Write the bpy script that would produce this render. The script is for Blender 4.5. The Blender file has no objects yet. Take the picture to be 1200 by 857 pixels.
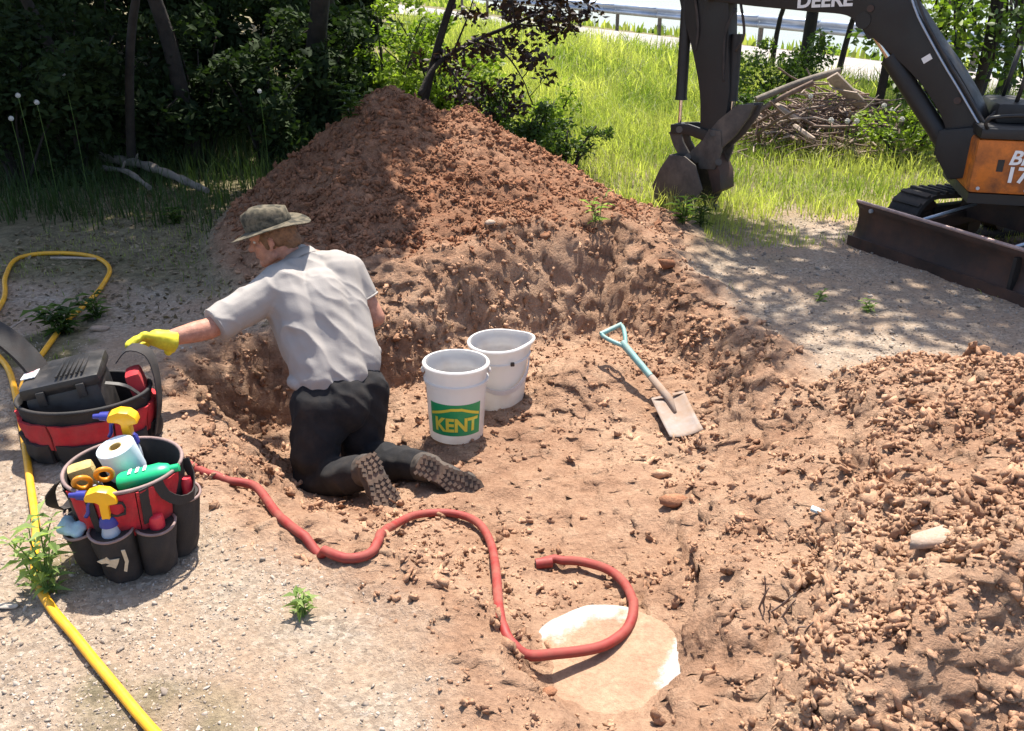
import bpy, bmesh, math, random
import numpy as np
from mathutils import Vector, Matrix, Euler
R = math.radians
rng = np.random.default_rng(7)
random.seed(11)
scene = bpy.context.scene
col = scene.collection

# ---------------------------------------------------------------- camera, sky, sun, exposure
CAM_H, PITCH, FPX = 1.65, R(24.0), 1000.0
cam_data = bpy.data.cameras.new('camera')
cam_data.sensor_width = 36.0
cam_data.lens = 36.0 * FPX / 1200.0
cam_data.clip_start = 0.05
cam_data.clip_end = 3000.0
cam = bpy.data.objects.new('camera', cam_data)
col.objects.link(cam)
cam.location = (0, 0, CAM_H)
cam.rotation_euler = (math.pi / 2 - PITCH, 0, 0)
scene.camera = cam

SUN = Vector((0.05, 0.38, 0.92)).normalized()          # towards the sun
world = bpy.data.worlds.new('World')
scene.world = world
world.use_nodes = True
wn = world.node_tree
sky = wn.nodes.new('ShaderNodeTexSky')
sky.sky_type = 'NISHITA'
sky.sun_disc = False
sky.sun_elevation = math.asin(SUN.z)
sky.sun_rotation = math.atan2(SUN.x, SUN.y)
sky.dust_density = 2.0
bg = wn.nodes['Background']
bg.inputs['Strength'].default_value = 0.125
wn.links.new(sky.outputs[0], bg.inputs['Color'])
sun_data = bpy.data.lights.new('sun', 'SUN')
sun_data.energy = 5.0
sun_data.angle = R(0.6)
sun_data.color = (1.0, 0.93, 0.82)
sun = bpy.data.objects.new('sun', sun_data)
col.objects.link(sun)
sun.rotation_euler = SUN.to_track_quat('Z', 'Y').to_euler()
scene.view_settings.view_transform = 'Standard'
scene.view_settings.look = 'None'
scene.view_settings.exposure = 1.13
scene.view_settings.gamma = 1.0
scene.render.engine = 'CYCLES'
scene.cycles.use_denoising = True
scene.cycles.max_bounces = 6
scene.cycles.transparent_max_bounces = 6

# ---------------------------------------------------------------- measuring helpers
CT, ST = math.cos(PITCH), math.sin(PITCH)
def ray(px, py):
    dx, dy = (px - 600.0) / FPX, (py - 428.5) / FPX
    return Vector((dx, CT - dy * ST, -(ST + dy * CT)))
O = Vector((0, 0, CAM_H))
def PT(px, py, t): return O + ray(px, py) * t
def PZ(px, py, z):
    r = ray(px, py); return O + r * ((z - CAM_H) / r.z)
def PY(px, py, Y):
    r = ray(px, py); return O + r * (Y / r.y)

# ---------------------------------------------------------------- noise
def _hash(ix, iy, seed):
    n = (ix.astype(np.int64) * 374761393 + iy.astype(np.int64) * 668265263 + seed * 1442695041) & 0x7fffffff
    n = ((n ^ (n >> 13)) * 1274126177) & 0x7fffffff
    n = (n ^ (n >> 16)) & 0xffff
    return n / 32767.5 - 1.0
def vnoise(x, y, seed=0):
    ix, iy = np.floor(x), np.floor(y)
    fx, fy = x - ix, y - iy
    ux, uy = fx * fx * fx * (fx * (fx * 6 - 15) + 10), fy * fy * fy * (fy * (fy * 6 - 15) + 10)
    a, b = _hash(ix, iy, seed), _hash(ix + 1, iy, seed)
    c, d = _hash(ix, iy + 1, seed), _hash(ix + 1, iy + 1, seed)
    return (a * (1 - ux) + b * ux) * (1 - uy) + (c * (1 - ux) + d * ux) * uy
def fbm(x, y, f, octv=4, seed=0, gain=0.5):
    s = np.zeros_like(x); a = 1.0
    for k in range(octv):
        s = s + a * vnoise(x * f + 17.3 * k, y * f - 9.1 * k, seed + k * 31)
        f *= 2.03; a *= gain
    return s
def worley(x, y, f, seed=0):
    """domed crumbs: 0..1, high in the middle of each random cell"""
    X, Y = x * f, y * f; ix, iy = np.floor(X), np.floor(Y)
    best = np.full(X.shape, 9.0); hgt = np.zeros(X.shape)
    for di in (-1, 0, 1):
        for dj in (-1, 0, 1):
            cx, cy = ix + di, iy + dj
            px, py = cx + .5 + .48 * _hash(cx, cy, seed), cy + .5 + .48 * _hash(cx, cy, seed + 7)
            d = (X - px) ** 2 + (Y - py) ** 2; m = d < best
            best = np.where(m, d, best); hgt = np.where(m, .5 + .5 * _hash(cx, cy, seed + 13), hgt)
    return np.sqrt(np.clip(1 - best * 1.6, 0, 1)) * (.25 + .75 * hgt)
def sstep(a, b, x):
    t = np.clip((x - a) / (b - a), 0, 1)
    return t * t * (3 - 2 * t)
def poly_sdf(x, y, poly):                    # positive inside
    d = np.full(x.shape, 1e9); inside = np.zeros(x.shape, bool)
    n = len(poly)
    for i in range(n):
        ax, ay = poly[i]; bx, by = poly[(i + 1) % n]
        ex, ey = bx - ax, by - ay
        t = np.clip(((x - ax) * ex + (y - ay) * ey) / (ex * ex + ey * ey), 0, 1)
        d = np.minimum(d, np.hypot(x - ax - t * ex, y - ay - t * ey))
        c = ((ay > y) != (by > y)) & (x < (bx - ax) * (y - ay) / ((by - ay) if by != ay else 1e-9) + ax)
        inside ^= c
    return np.where(inside, d, -d)
def xy(lst, z=0.0):
    out = []
    for p in lst:
        v = PZ(p[0], p[1], z); out.append((v.x, v.y))
    return out

# ---------------------------------------------------------------- the shape of the ground
PIT = xy([(205, 428), (290, 402), (420, 368), (560, 345), (630, 318), (720, 308), (800, 345), (865, 385), (935, 440),
          (985, 500), (960, 590), (915, 690), (885, 790), (850, 900), (600, 960), (575, 800), (500, 715), (425, 668),
          (340, 615), (262, 562), (222, 505)])
HEAP = xy([(935, 452), (1010, 440), (1150, 452), (1300, 440), (1500, 560), (1500, 980), (850, 1000), (890, 800), (925, 690), (962, 590), (985, 505)])
FLOOR = []
for px, py, z in [(420, 560, -.44), (330, 520, -.42), (550, 505, -.31), (595, 472, -.34), (800, 520, -.27), (720, 430, -.22), (712, 778, -.16), (600, 900, -.08),
                  (600, 620, -.30), (560, 700, -.22), (480, 670, -.22), (700, 650, -.25), (850, 650, -.17), (650, 400, -.36), (860, 460, -.2), (820, 850, -.12)]:
    v = PZ(px, py, z); FLOOR.append((v.x, v.y, z))
def bump(x, y, cx, cy, r, a):
    return a * np.exp(-((x - cx) ** 2 + (y - cy) ** 2) / (r * r))
_b1, _b2, _b3 = PZ(665, 452, -.25), PZ(800, 590, -.2), PZ(870, 440, -.1)
LID = PZ(712, 778, -.155)
ROAD_N = (Vector((1.5, 22.0)), Vector((0.585, -0.811)))       # near edge
RAIL_0, RAIL_D = Vector((2.2, 31.0)), Vector((0.54, -0.84)).normalized()
RAIL_NRM = Vector((-RAIL_D.y, RAIL_D.x))                         # points away, to the lake
def rail_side(x, y):
    return (x - RAIL_0.x) * RAIL_NRM.x + (y - RAIL_0.y) * RAIL_NRM.y
def mound_h(x, y):
    def cone(cx, cy, rx0, rx1, ry0, ry1, hgt, pw=1.15):
        dx = np.where(x < cx, (x - cx) / rx0, (x - cx) / rx1)
        dy = np.where(y < cy, (y - cy) / ry0, (y - cy) / ry1)
        q = np.sqrt(dx * dx + dy * dy + 0.012)
        return hgt * np.clip(1.1 - q, 0, 2) ** pw
    a = cone(-0.95, 6.75, 1.25, 1.45, 2.25, 1.5, 0.92)
    b = cone(-0.42, 6.72, 1.2, 1.35, 2.2, 1.2, 0.80)
    c = cone(0.30, 6.1, 1.2, 1.15, 1.5, 0.9, 0.34)
    m = np.maximum(np.maximum(a, b), c)
    return m
def heights(x, y, fine=True):
    """z and the weights (soil, gravel, grass, mound, heap, pit) for points x, y"""
    x = np.asarray(x, float); y = np.asarray(y, float)
    e = 0.06 * fbm(x, y, 2.3, 3, 5) + 0.012 * fbm(x, y, 9, 2, 8)
    dp = poly_sdf(x, y, PIT) + e * 1.1
    dh = poly_sdf(x, y, HEAP) + e
    fw = np.zeros_like(x); fz = np.zeros_like(x)
    for (a, b, z) in FLOOR:
        w = 1.0 / ((x - a) ** 2 + (y - b) ** 2 + 0.03) ** 1.5
        fw += w; fz += w * z
    fz /= fw
    wall = np.where(y > 3.6, 0.32, np.where(x > 0.6, 0.55, 0.42))
    pitm = np.clip(dp / wall, 0, 1); pitm = pitm * pitm * (3 - 2 * pitm)
    m = mound_h(x, y)
    m = m * sstep(0.22, -0.10, dp)
    apron = sstep(-.95, -.25, dp + .2 * e) * sstep(4.2, 4.7, y) * (1 - sstep(.55, 1.15, x + .8 * e))
    soil = np.clip(apron + sstep(-0.28, 0.02, dp) + sstep(0.01, 0.10, m + 0.05 * e) + sstep(-0.08, 0.08, dh), 0, 1)
    heap = sstep(0, 0.85, dh) * (0.31 + 0.08 * fbm(x, y, 1.4, 2, 44)) + 0.12 * sstep(-.02, .16, dh) + .10 * sstep(.6, 1.5, dh)
    z = fz * pitm + m + heap
    z += bump(x, y, _b1.x, _b1.y, .28, .13) + bump(x, y, _b2.x, _b2.y, .2, .05) + bump(x, y, _b3.x, _b3.y, .2, .07)
    # low spoil lip along the back of the pit
    z += 0.10 * np.exp(-((dp + 0.12) / 0.16) ** 2) * sstep(4.2, 4.8, y) * (1 - sstep(1.0, 1.7, x))
    # land beyond
    far = sstep(8.5, 20, y)
    z += far * np.clip(0.4 - 0.06 * (x - 2.0), -0.35, 0.6)
    z += sstep(9, 16, y) * sstep(0, -6, x) * 0.3
    rs = rail_side(x, y)
    drop = sstep(1.2, 5.0, rs) * sstep(2.0, 6.0, x + 0.14 * (y - 20))
    z = z * (1 - drop) - 1.6 * drop
    z += sstep(60, 260, y) * sstep(1.5, 30, rs) * (1 - drop) * 6.0 * sstep(-0, -60, x - 10)
    near = np.exp(-((x - LID.x) ** 2 + (y - LID.y) ** 2) / 0.11)
    if fine:
        lump = fbm(x, y, 4.5, 4, 21, 0.55)
        ridg = 1 - np.abs(fbm(x, y, 11, 2, 61))
        amp = soil * (0.022 + 0.035 * np.clip(m * 4, 0, 1) + 0.012 * np.exp(-((dp - .12) / .16) ** 2)) * (1 - 0.85 * np.clip(near, 0, 1))
        trod = sstep(.4, .6, dp) * (x < .7)
        cw = soil * (1 - .75 * trod) * (1 - np.clip(near * 1.1, 0, 1)) * (y < 9)
        patchy = np.clip(.55 + .7 * fbm(x, y, 1.9, 2, 505), .1, 1.1)
        z += cw * patchy * (.050 * worley(x, y, 6.5, 900) + .030 * worley(x, y, 14, 910) + .013 * worley(x, y, 29, 920) - .03)
        z += .6 * lump * amp + soil * 0.010 * (ridg - .5) * (1 - near)
        z += (1 - soil) * 0.012 * fbm(x, y, 2.0, 3, 3) * (1 - 0.6 * sstep(12, 20, y))
        z += (1 - far) * 0.0035 * fbm(x, y, 28, 2, 77)
    z = z * (1 - sstep(.3, .9, near)) + (LID.z - .002) * sstep(.3, .9, near)
    # ground cover
    gn = fbm(x, y, 1.3, 4, 91)
    grass = sstep(5.7, 6.9, y + 0.7 * gn - 0.25 * np.clip(x - 2.2, 0, 2) ) * (1 - soil)
    grass = np.maximum(grass, (1 - soil) * sstep(0.10, 0.5, gn + 0.35 * sstep(-1.2, -2.2, x) - 0.30) * sstep(0.2, -1.0, x))
    grass = np.maximum(grass, (1 - soil) * sstep(4.3, 5.2, y + .5 * gn) * sstep(-1.0, -1.7, x + .3 * gn) * (.85 + .15 * sstep(6.0, 7.0, y)))  # brown litter ground at left, weighted up to paint the tree shade deeper
    grass = np.maximum(grass, 0.8 * (1 - soil) * np.exp(-(((x - 1.0) / .5) ** 2 + ((y - 5.9) / .5) ** 2)))
    return dict(z=z, soil=soil, grass=np.clip(grass, 0, 1), mound=m, dh=dh, dp=dp, rs=rs)
def gz(x, y, fine=True):
    return float(heights(np.array([x]), np.array([y]), fine)['z'][0])
def PG(px, py, lift=0.0):
    """where the line of sight through a pixel of the photograph meets the ground"""
    r = ray(px, py)
    t = np.linspace(1.2, 40, 4000)
    z = heights(r.x * t, r.y * t)['z']
    k = np.argmax(CAM_H + r.z * t < z)
    tt = t[k] if k else t[-1]
    x, y = r.x * tt, r.y * tt
    return Vector((x, y, gz(x, y) + lift))

# ---------------------------------------------------------------- materials
def new_mat(name):
    m = bpy.data.materials.new(name); m.use_nodes = True
    nt = m.node_tree
    return m, nt, nt.nodes['Principled BSDF']
def N(nt, typ, **kw):
    n = nt.nodes.new(typ)
    for k, v in kw.items():
        if k.startswith('in_'):
            key = k[3:]
            n.inputs[int(key) if key.isdigit() else key].default_value = v
        else:
            setattr(n, k, v)
    return n
def mixc(nt, fac, a, b, mode='MIX'):
    n = nt.nodes.new('ShaderNodeMix'); n.data_type = 'RGBA'; n.blend_type = mode
    for sock, v in ((n.inputs[0], fac), (n.inputs[6], a), (n.inputs[7], b)):
        if hasattr(v, 'is_output'): nt.links.new(v, sock)
        elif isinstance(v, (tuple, list)): sock.default_value = (*v[:3], 1)
        else: sock.default_value = v
    return n.outputs[2]
def ramp(nt, fac, stops):
    n = nt.nodes.new('ShaderNodeValToRGB')
    el = n.color_ramp.elements
    while len(el) < len(stops): el.new(0.5)
    for e, (p, c) in zip(el, stops):
        e.position = p; e.color = (*c, 1) if len(c) == 3 else c
    nt.links.new(fac, n.inputs[0])
    return n.outputs[0]
def noise(nt, vec, scale, detail=6, rough=0.6):
    n = N(nt, 'ShaderNodeTexNoise'); n.inputs['Scale'].default_value = scale
    n.inputs['Detail'].default_value = detail; n.inputs['Roughness'].default_value = rough
    if vec is not None: nt.links.new(vec, n.inputs['Vector'])
    return n.outputs['Fac']
def pos(nt):
    return N(nt, 'ShaderNodeNewGeometry').outputs['Position']
def objco(nt):
    return N(nt, 'ShaderNodeTexCoord').outputs['Object']
def bumpn(nt, b, height, dist=0.01, strength=0.6):
    n = N(nt, 'ShaderNodeBump'); n.inputs['Distance'].default_value = dist; n.inputs['Strength'].default_value = strength
    nt.links.new(height, n.inputs['Height']); nt.links.new(n.outputs[0], b.inputs['Normal'])
def plain(name, c, rough=0.5, metal=0.0, dirt=None, amt=0.35, scale=12, bump_d=0.0, bump_s=60, dirt_lo=.42, dirt_hi=.72, spec=None, vary=0.25):
    m, nt, b = new_mat(name)
    v = objco(nt)
    n1 = noise(nt, v, scale, 8, .65)
    c0 = tuple(max(0, k * (1 - vary)) for k in c); c1 = tuple(min(1, k * (1 + vary)) for k in c)
    out = ramp(nt, n1, [(.3, c0), (.7, c1)])
    if dirt:
        n2 = noise(nt, v, scale * .7, 9, .7)
        f = ramp(nt, n2, [(dirt_lo, (0, 0, 0)), (dirt_hi, (amt, amt, amt))])
        out = mixc(nt, f, out, dirt)
        rr = ramp(nt, n2, [(dirt_lo, (rough,) * 3), (dirt_hi, (min(1, rough + .35),) * 3)])
        nt.links.new(rr, b.inputs['Roughness'])
    nt.links.new(out, b.inputs['Base Color'])
    b.inputs['Roughness'].default_value = rough; b.inputs['Metallic'].default_value = metal
    if spec is not None: b.inputs['Specular IOR Level'].default_value = spec
    if bump_d: bumpn(nt, b, noise(nt, v, bump_s, 6, .6), bump_d)
    return m
def leafy(name, c0, c1, trans=0.35, rough=0.5, attr='tint'):
    m, nt, b = new_mat(name)
    a = N(nt, 'ShaderNodeAttribute', attribute_name=attr)
    oi = N(nt, 'ShaderNodeObjectInfo')
    cc = ramp(nt, a.outputs['Fac'], [(0, c0), (1, c1)])
    nt.links.new(cc, b.inputs['Base Color']); b.inputs['Roughness'].default_value = rough
    b.inputs['Specular IOR Level'].default_value = 0.3
    tr = N(nt, 'ShaderNodeBsdfTranslucent')
    yl = mixc(nt, 1.0, cc, (1.3, 1.45, .6), 'MULTIPLY')
    nt.links.new(yl, tr.inputs['Color'])
    mx = N(nt, 'ShaderNodeMixShader'); mx.inputs[0].default_value = trans
    nt.links.new(b.outputs[0], mx.inputs[1]); nt.links.new(tr.outputs[0], mx.inputs[2])
    nt.links.new(mx.outputs[0], nt.nodes['Material Output'].inputs['Surface'])
    return m

M = {}
SOIL_D, SOIL_M, SOIL_L = (.155, .080, .049), (.335, .202, .130), (.48, .338, .232)
def soil_colour(nt, v, tint=None):
    big = noise(nt, v, 1.6, 5, .6); mid = noise(nt, v, 9, 8, .7); fin = noise(nt, v, 60, 6, .7)
    c = ramp(nt, big, [(.30, (.22, .125, .082)), (.42, SOIL_M), (.55, (.41, .27, .185)), (.70, SOIL_L)])
    c2 = ramp(nt, mid, [(.30, SOIL_D), (.5, SOIL_M), (.72, SOIL_L)])
    c = mixc(nt, .5, c, c2)
    c = mixc(nt, .55, c, ramp(nt, fin, [(.3, (.55, .5, .47)), (.7, (1.35, 1.35, 1.35))]), 'MULTIPLY')
    return c, mid, fin
def make_earth():
    m, nt, b = new_mat('earth')
    v = pos(nt)
    c, mid, fin = soil_colour(nt, v)
    at = lambda n: N(nt, 'ShaderNodeAttribute', attribute_name=n).outputs['Fac']
    # freshly dug mound is redder and darker
    c = mixc(nt, at('fresh'), c, mixc(nt, 1.0, c, (.78, .66, .61), 'MULTIPLY'))
    # packed gravel
    vo = N(nt, 'ShaderNodeTexVoronoi'); vo.inputs['Scale'].default_value = 75; nt.links.new(v, vo.inputs['Vector'])
    sc = nt.nodes.new('ShaderNodeSeparateColor'); nt.links.new(vo.outputs['Color'], sc.inputs[0])
    gcol = ramp(nt, sc.outputs[0], [(.0, (.25, .20, .155)), (.45, (.37, .30, .235)), (.8, (.42, .335, .26)), (1, (.48, .41, .34))])
    gn = noise(nt, v, 2.2, 6, .65)
    gcol = mixc(nt, ramp(nt, gn, [(.40, (0, 0, 0)), (.62, (.75, .75, .75))]), gcol, mixc(nt, .5, (.42, .32, .23), c))
    gcol = mixc(nt, .4, gcol, ramp(nt, fin, [(.3, (.6, .6, .6)), (.7, (1.35, 1.35, 1.35))]), 'MULTIPLY')
    # turf floor
    tcol = mixc(nt, ramp(nt, mid, [(.35, (0, 0, 0)), (.65, (1, 1, 1))]), (.085, .078, .040), (.25, .21, .125))
    tcol = mixc(nt, .6, tcol, ramp(nt, fin, [(.3, (.45, .45, .45)), (.7, (1.5, 1.5, 1.5))]), 'MULTIPLY')
    c = mixc(nt, at('soil'), gcol, c)
    c = mixc(nt, at('grass'), c, tcol)
    nt.links.new(c, b.inputs['Base Color'])
    b.inputs['Roughness'].default_value = .95; b.inputs['Specular IOR Level'].default_value = .15
    hmix = N(nt, 'ShaderNodeMath', operation='MULTIPLY_ADD'); hmix.inputs[1].default_value = .55
    nt.links.new(fin, hmix.inputs[0]); nt.links.new(mid, hmix.inputs[2])
    bumpn(nt, b, hmix.outputs[0], .04, .9)
    return m
M['earth'] = make_earth()
def tint_of(nt, part):
    if part: return N(nt, 'ShaderNodeObjectInfo').outputs['Random']
    return N(nt, 'ShaderNodeAttribute', attribute_name='tint').outputs['Fac']
def make_clod(name, mul, part):
    m, nt, b = new_mat(name)
    c, mid, fin = soil_colour(nt, pos(nt))
    c = mixc(nt, 1.0, c, ramp(nt, tint_of(nt, part), [(0, (.80, .76, .74)), (1, (1.25, 1.22, 1.2))]), 'MULTIPLY')
    c = mixc(nt, 1.0, c, mul, 'MULTIPLY')
    nt.links.new(c, b.inputs['Base Color']); b.inputs['Roughness'].default_value = .95; b.inputs['Specular IOR Level'].default_value = .15
    bumpn(nt, b, fin, .012, .8)
    return m
M['clod'] = make_clod('loose_soil', (1.06, 1.04, 1.02), False)
M['clod_red'] = make_clod('loose_fresh_soil', (.76, .61, .54), False)
M['clod_part'] = make_clod('clod_soil', (1.06, 1.04, 1.02), True)
M['clod_red_part'] = make_clod('clod_fresh_soil', (.76, .61, .54), True)
def make_gravel(name, part):
    m, nt, b = new_mat(name)
    c = ramp(nt, tint_of(nt, part), [(0, (.19, .155, .13)), (.35, (.32, .265, .215)), (.6, (.40, .315, .24)), (.8, (.34, .295, .255)), (1, (.46, .40, .34))])
    fin = noise(nt, pos(nt), 90, 5, .6)
    c = mixc(nt, .5, c, ramp(nt, fin, [(.3, (.6, .6, .6)), (.7, (1.3, 1.3, 1.3))]), 'MULTIPLY')
    nt.links.new(c, b.inputs['Base Color']); b.inputs['Roughness'].default_value = .9; b.inputs['Specular IOR Level'].default_value = .2
    return m
M['gravel'] = make_gravel('gravel_bits', False)
M['gravel_part'] = make_gravel('gravel_stone', True)
M['pale_stone'] = plain('pale_stone', (.42, .32, .25), .85, dirt=(.33, .2, .12), amt=.6, scale=14, bump_d=.01, bump_s=30)
M['asphalt'] = plain('asphalt', (.27, .245, .235), .9, scale=1.2, dirt=(.36, .33, .30), amt=.7, bump_d=.004, bump_s=120)
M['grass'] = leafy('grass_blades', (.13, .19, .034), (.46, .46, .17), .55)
M['grass_dark'] = leafy('shade_grass', (.018, .036, .010), (.07, .11, .03), .3)  # darker copy of the grass; the wood's shade is put into its colour
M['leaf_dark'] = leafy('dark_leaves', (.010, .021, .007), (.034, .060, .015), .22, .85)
M['leaf_mid'] = leafy('mid_leaves', (.030, .060, .012), (.095, .15, .03), .4)
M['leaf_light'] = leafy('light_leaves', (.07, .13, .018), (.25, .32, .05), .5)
M['leaf_weed'] = leafy('weed_leaves', (.16, .24, .07), (.36, .45, .18), .45)
M['leaf_plum'] = leafy('plum_leaves', (.018, .010, .011), (.055, .028, .024), .2)
M['bark'] = plain('bark', (.028, .022, .018), .95, scale=9, bump_d=.02, bump_s=25, vary=.45)
M['bark_grey'] = plain('grey_bark', (.17, .145, .12), .95, scale=9, bump_d=.015, bump_s=25, vary=.4)
M['twig'] = plain('dry_twig', (.17, .115, .09), .9, scale=20, vary=.45)
M['twig_pale'] = plain('pale_dry_wood', (.36, .285, .23), .9, scale=20, vary=.3)
M['fluff'] = plain('seed_fluff', (.72, .70, .66), .95, scale=60)
M['steel'] = plain('galvanised_steel', (.42, .47, .55), .5, .6, scale=3, vary=.15)
M['white_plastic'] = plain('white_bucket_plastic', (.74, .725, .71), .35, dirt=(.45, .31, .2), amt=.45, scale=5, vary=.04, dirt_lo=.5, dirt_hi=.8)
M['green_print'] = plain('green_print', (.012, .30, .10), .4, scale=8, vary=.12, dirt=(.4, .3, .2), amt=.3, dirt_lo=.52, dirt_hi=.85)
M['yellow_print'] = plain('yellow_print', (.75, .62, .06), .4, scale=8, vary=.12, dirt=(.4, .3, .2), amt=.3, dirt_lo=.52, dirt_hi=.85)
M['wire'] = plain('wire_handle', (.30, .30, .31), .4, .9)
M['shovel_steel'] = plain('shovel_steel', (.25, .215, .20), .65, .1, dirt=(.28, .19, .13), amt=.85, scale=10, dirt_lo=.38, dirt_hi=.65)
M['teal'] = plain('teal_plastic', (.17, .35, .33), .5, dirt=(.42, .31, .22), amt=.5, scale=18)
M['shaft'] = plain('pale_shaft', (.50, .46, .42), .6, dirt=(.40, .28, .19), amt=.7, scale=18)
M['hose_red'] = plain('red_rubber_hose', (.24, .020, .017), .6, dirt=(.24, .10, .068), amt=.7, scale=16, vary=.12, dirt_lo=.38, dirt_hi=.7)
M['hose_yellow'] = plain('yellow_rubber_hose', (.74, .36, .012), .45, dirt=(.40, .22, .06), amt=.6, scale=14, vary=.12, dirt_lo=.45, dirt_hi=.75)
M['red_cloth'] = plain('red_nylon', (.42, .012, .022), .8, dirt=(.26, .10, .08), amt=.45, scale=15, bump_d=.002, bump_s=220)
M['black_cloth'] = plain('black_nylon', (.014, .013, .014), .75, dirt=(.12, .09, .075), amt=.30, scale=15, bump_d=.002, bump_s=200)
M['piping'] = plain('grey_piping', (.22, .15, .14), .7, scale=20)
M['black_plastic'] = plain('black_plastic', (.016, .016, .018), .38, dirt=(.13, .105, .09), amt=.35, scale=11)
M['print_beige'] = plain('beige_print', (.55, .46, .33), .7, scale=20)
M['yellow_plastic'] = plain('yellow_plastic', (.82, .42, .008), .35, scale=20, vary=.06)
M['blue_plastic'] = plain('blue_plastic', (.03, .035, .24), .35, scale=20, vary=.1)
M['bottle_clear'] = plain('cloudy_bottle', (.42, .46, .52), .3, scale=20, vary=.1)
M['paper'] = plain('paper_roll', (.62, .70, .76), .9, scale=30, vary=.06)
M['green_plastic'] = plain('green_plastic', (.012, .42, .17), .35, scale=12, vary=.1)
M['red_plastic'] = plain('red_plastic', (.62, .03, .05), .4, scale=12, vary=.1)
M['orange_plastic'] = plain('orange_plastic', (.62, .23, .012), .4, scale=12, vary=.1)
M['sponge'] = plain('tan_sponge', (.48, .36, .14), .95, scale=30, bump_d=.006, bump_s=90)
M['pale_blue'] = plain('pale_blue_cloth', (.36, .50, .58), .9, scale=25)
M['white_print'] = plain('white_print', (.78, .78, .78), .5, scale=20, vary=.05)
M['pink_print'] = plain('pink_print', (.62, .33, .36), .5, scale=20, vary=.1)
M['skin'] = plain('skin', (.42, .20, .135), .55, scale=45, vary=.22, bump_d=.0025, bump_s=160, dirt=(.30, .12, .08), amt=.5)
M['hair'] = plain('red_brown_hair', (.16, .085, .045), .7, scale=60, vary=.45, bump_d=.004, bump_s=130)
M['eye'] = plain('eye', (.6, .58, .55), .2)
M['shirt'] = plain('grey_work_shirt', (.315, .29, .272), .9, scale=5, vary=.05, bump_d=.0015, bump_s=160)
M['trousers'] = plain('black_trousers', (.007, .007, .009), .95, dirt=(.10, .075, .055), amt=.28, scale=8, bump_d=.002, bump_s=120)
M['boot'] = plain('dusty_boot_leather', (.035, .03, .028), .75, dirt=(.17, .125, .09), amt=.6, scale=14)
M['sole'] = plain('boot_sole_rubber', (.05, .04, .034), .85, dirt=(.22, .145, .10), amt=.7, scale=24, dirt_lo=.35, dirt_hi=.6)
M['glove'] = plain('yellow_glove', (.62, .55, .02), .6, dirt=(.30, .24, .05), amt=.5, scale=22)
M['black_paint'] = plain('black_machine_paint', (.010, .010, .011), .5, dirt=(.055, .045, .038), amt=.4, scale=6, bump_d=.001)
M['rust_paint'] = plain('rusty_dark_steel', (.042, .028, .024), .6, .2, dirt=(.17, .085, .055), amt=.65, scale=5, bump_d=.002, bump_s=50)
M['brown_steel'] = plain('worn_brown_steel', (.060, .054, .050), .6, .2, dirt=(.20, .165, .135), amt=.75, scale=9, bump_d=.003, bump_s=40)
M['chrome'] = plain('chrome_rod', (.62, .58, .55), .18, 1.0)
M['rubber'] = plain('track_rubber', (.022, .021, .022), .75, dirt=(.13, .10, .085), amt=.55, scale=10)
M['orange_paint'] = plain('orange_machine_paint', (.60, .16, .012), .5, dirt=(.12, .055, .03), amt=.8, scale=7, dirt_lo=.42, dirt_hi=.62)
M['bright_edge'] = plain('sunlit_edge_tint', (.45, .33, .30), .5, .5, scale=20)  # sunlight along the blade's top edge, put into the colour
M['seat_vinyl'] = plain('seat_vinyl', (.02, .02, .02), .6)
def make_lid():
    m, nt, b = new_mat('dusty_white_concrete')
    v = objco(nt)
    n1 = noise(nt, v, 7, 7, .65); fin = noise(nt, v, 70, 6, .7)
    sc_, sm_, sf_ = soil_colour(nt, pos(nt))
    def side(dx, dy, lo, hi):                      # wiped clean towards one side
        d = N(nt, 'ShaderNodeVectorMath', operation='DOT_PRODUCT'); nt.links.new(v, d.inputs[0]); d.inputs[1].default_value = (dx, dy, 0)
        ad = N(nt, 'ShaderNodeMath', operation='MULTIPLY_ADD'); nt.links.new(n1, ad.inputs[0]); ad.inputs[1].default_value = .30; nt.links.new(d.outputs['Value'], ad.inputs[2])
        return ramp(nt, ad.outputs[0], [(lo, (0, 0, 0)), (hi, (1, 1, 1))])
    w = N(nt, 'ShaderNodeMath', operation='MAXIMUM')
    nt.links.new(side(.92, -.38, .315, .345), w.inputs[0]); nt.links.new(side(-.35, .93, .295, .335), w.inputs[1])
    c = mixc(nt, w.outputs[0], mixc(nt, .25, sc_, (.36, .26, .185)), (.42, .405, .385))
    c = mixc(nt, .4, c, ramp(nt, fin, [(.3, (.75, .72, .7)), (.7, (1.2, 1.2, 1.2))]), 'MULTIPLY')
    nt.links.new(c, b.inputs['Base Color']); b.inputs['Roughness'].default_value = .95; b.inputs['Specular IOR Level'].default_value = .15
    bumpn(nt, b, noise(nt, v, 22, 8, .7), .02, .8)
    return m
M['lid'] = make_lid()
def make_water():
    m, nt, b = new_mat('lake_water')
    b.inputs['Base Color'].default_value = (.10, .14, .17, 1); b.inputs['Roughness'].default_value = .12
    bumpn(nt, b, noise(nt, pos(nt), 1.5, 4, .6), .05, .5)
    return m
M['water'] = make_water()
def make_hat():
    m, nt, b = new_mat('olive_camouflage_cloth')
    v = objco(nt)
    n1 = noise(nt, v, 22, 3, .55); n2 = noise(nt, v, 300, 3, .5)
    c = ramp(nt, n1, [(.38, (.028, .025, .018)), (.47, (.075, .064, .042)), (.56, (.135, .11, .075)), (.66, (.05, .046, .03))])
    nt.links.new(c, b.inputs['Base Color']); b.inputs['Roughness'].default_value = .95
    bumpn(nt, b, n2, .002, .5)
    return m
M['hat'] = make_hat()

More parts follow.
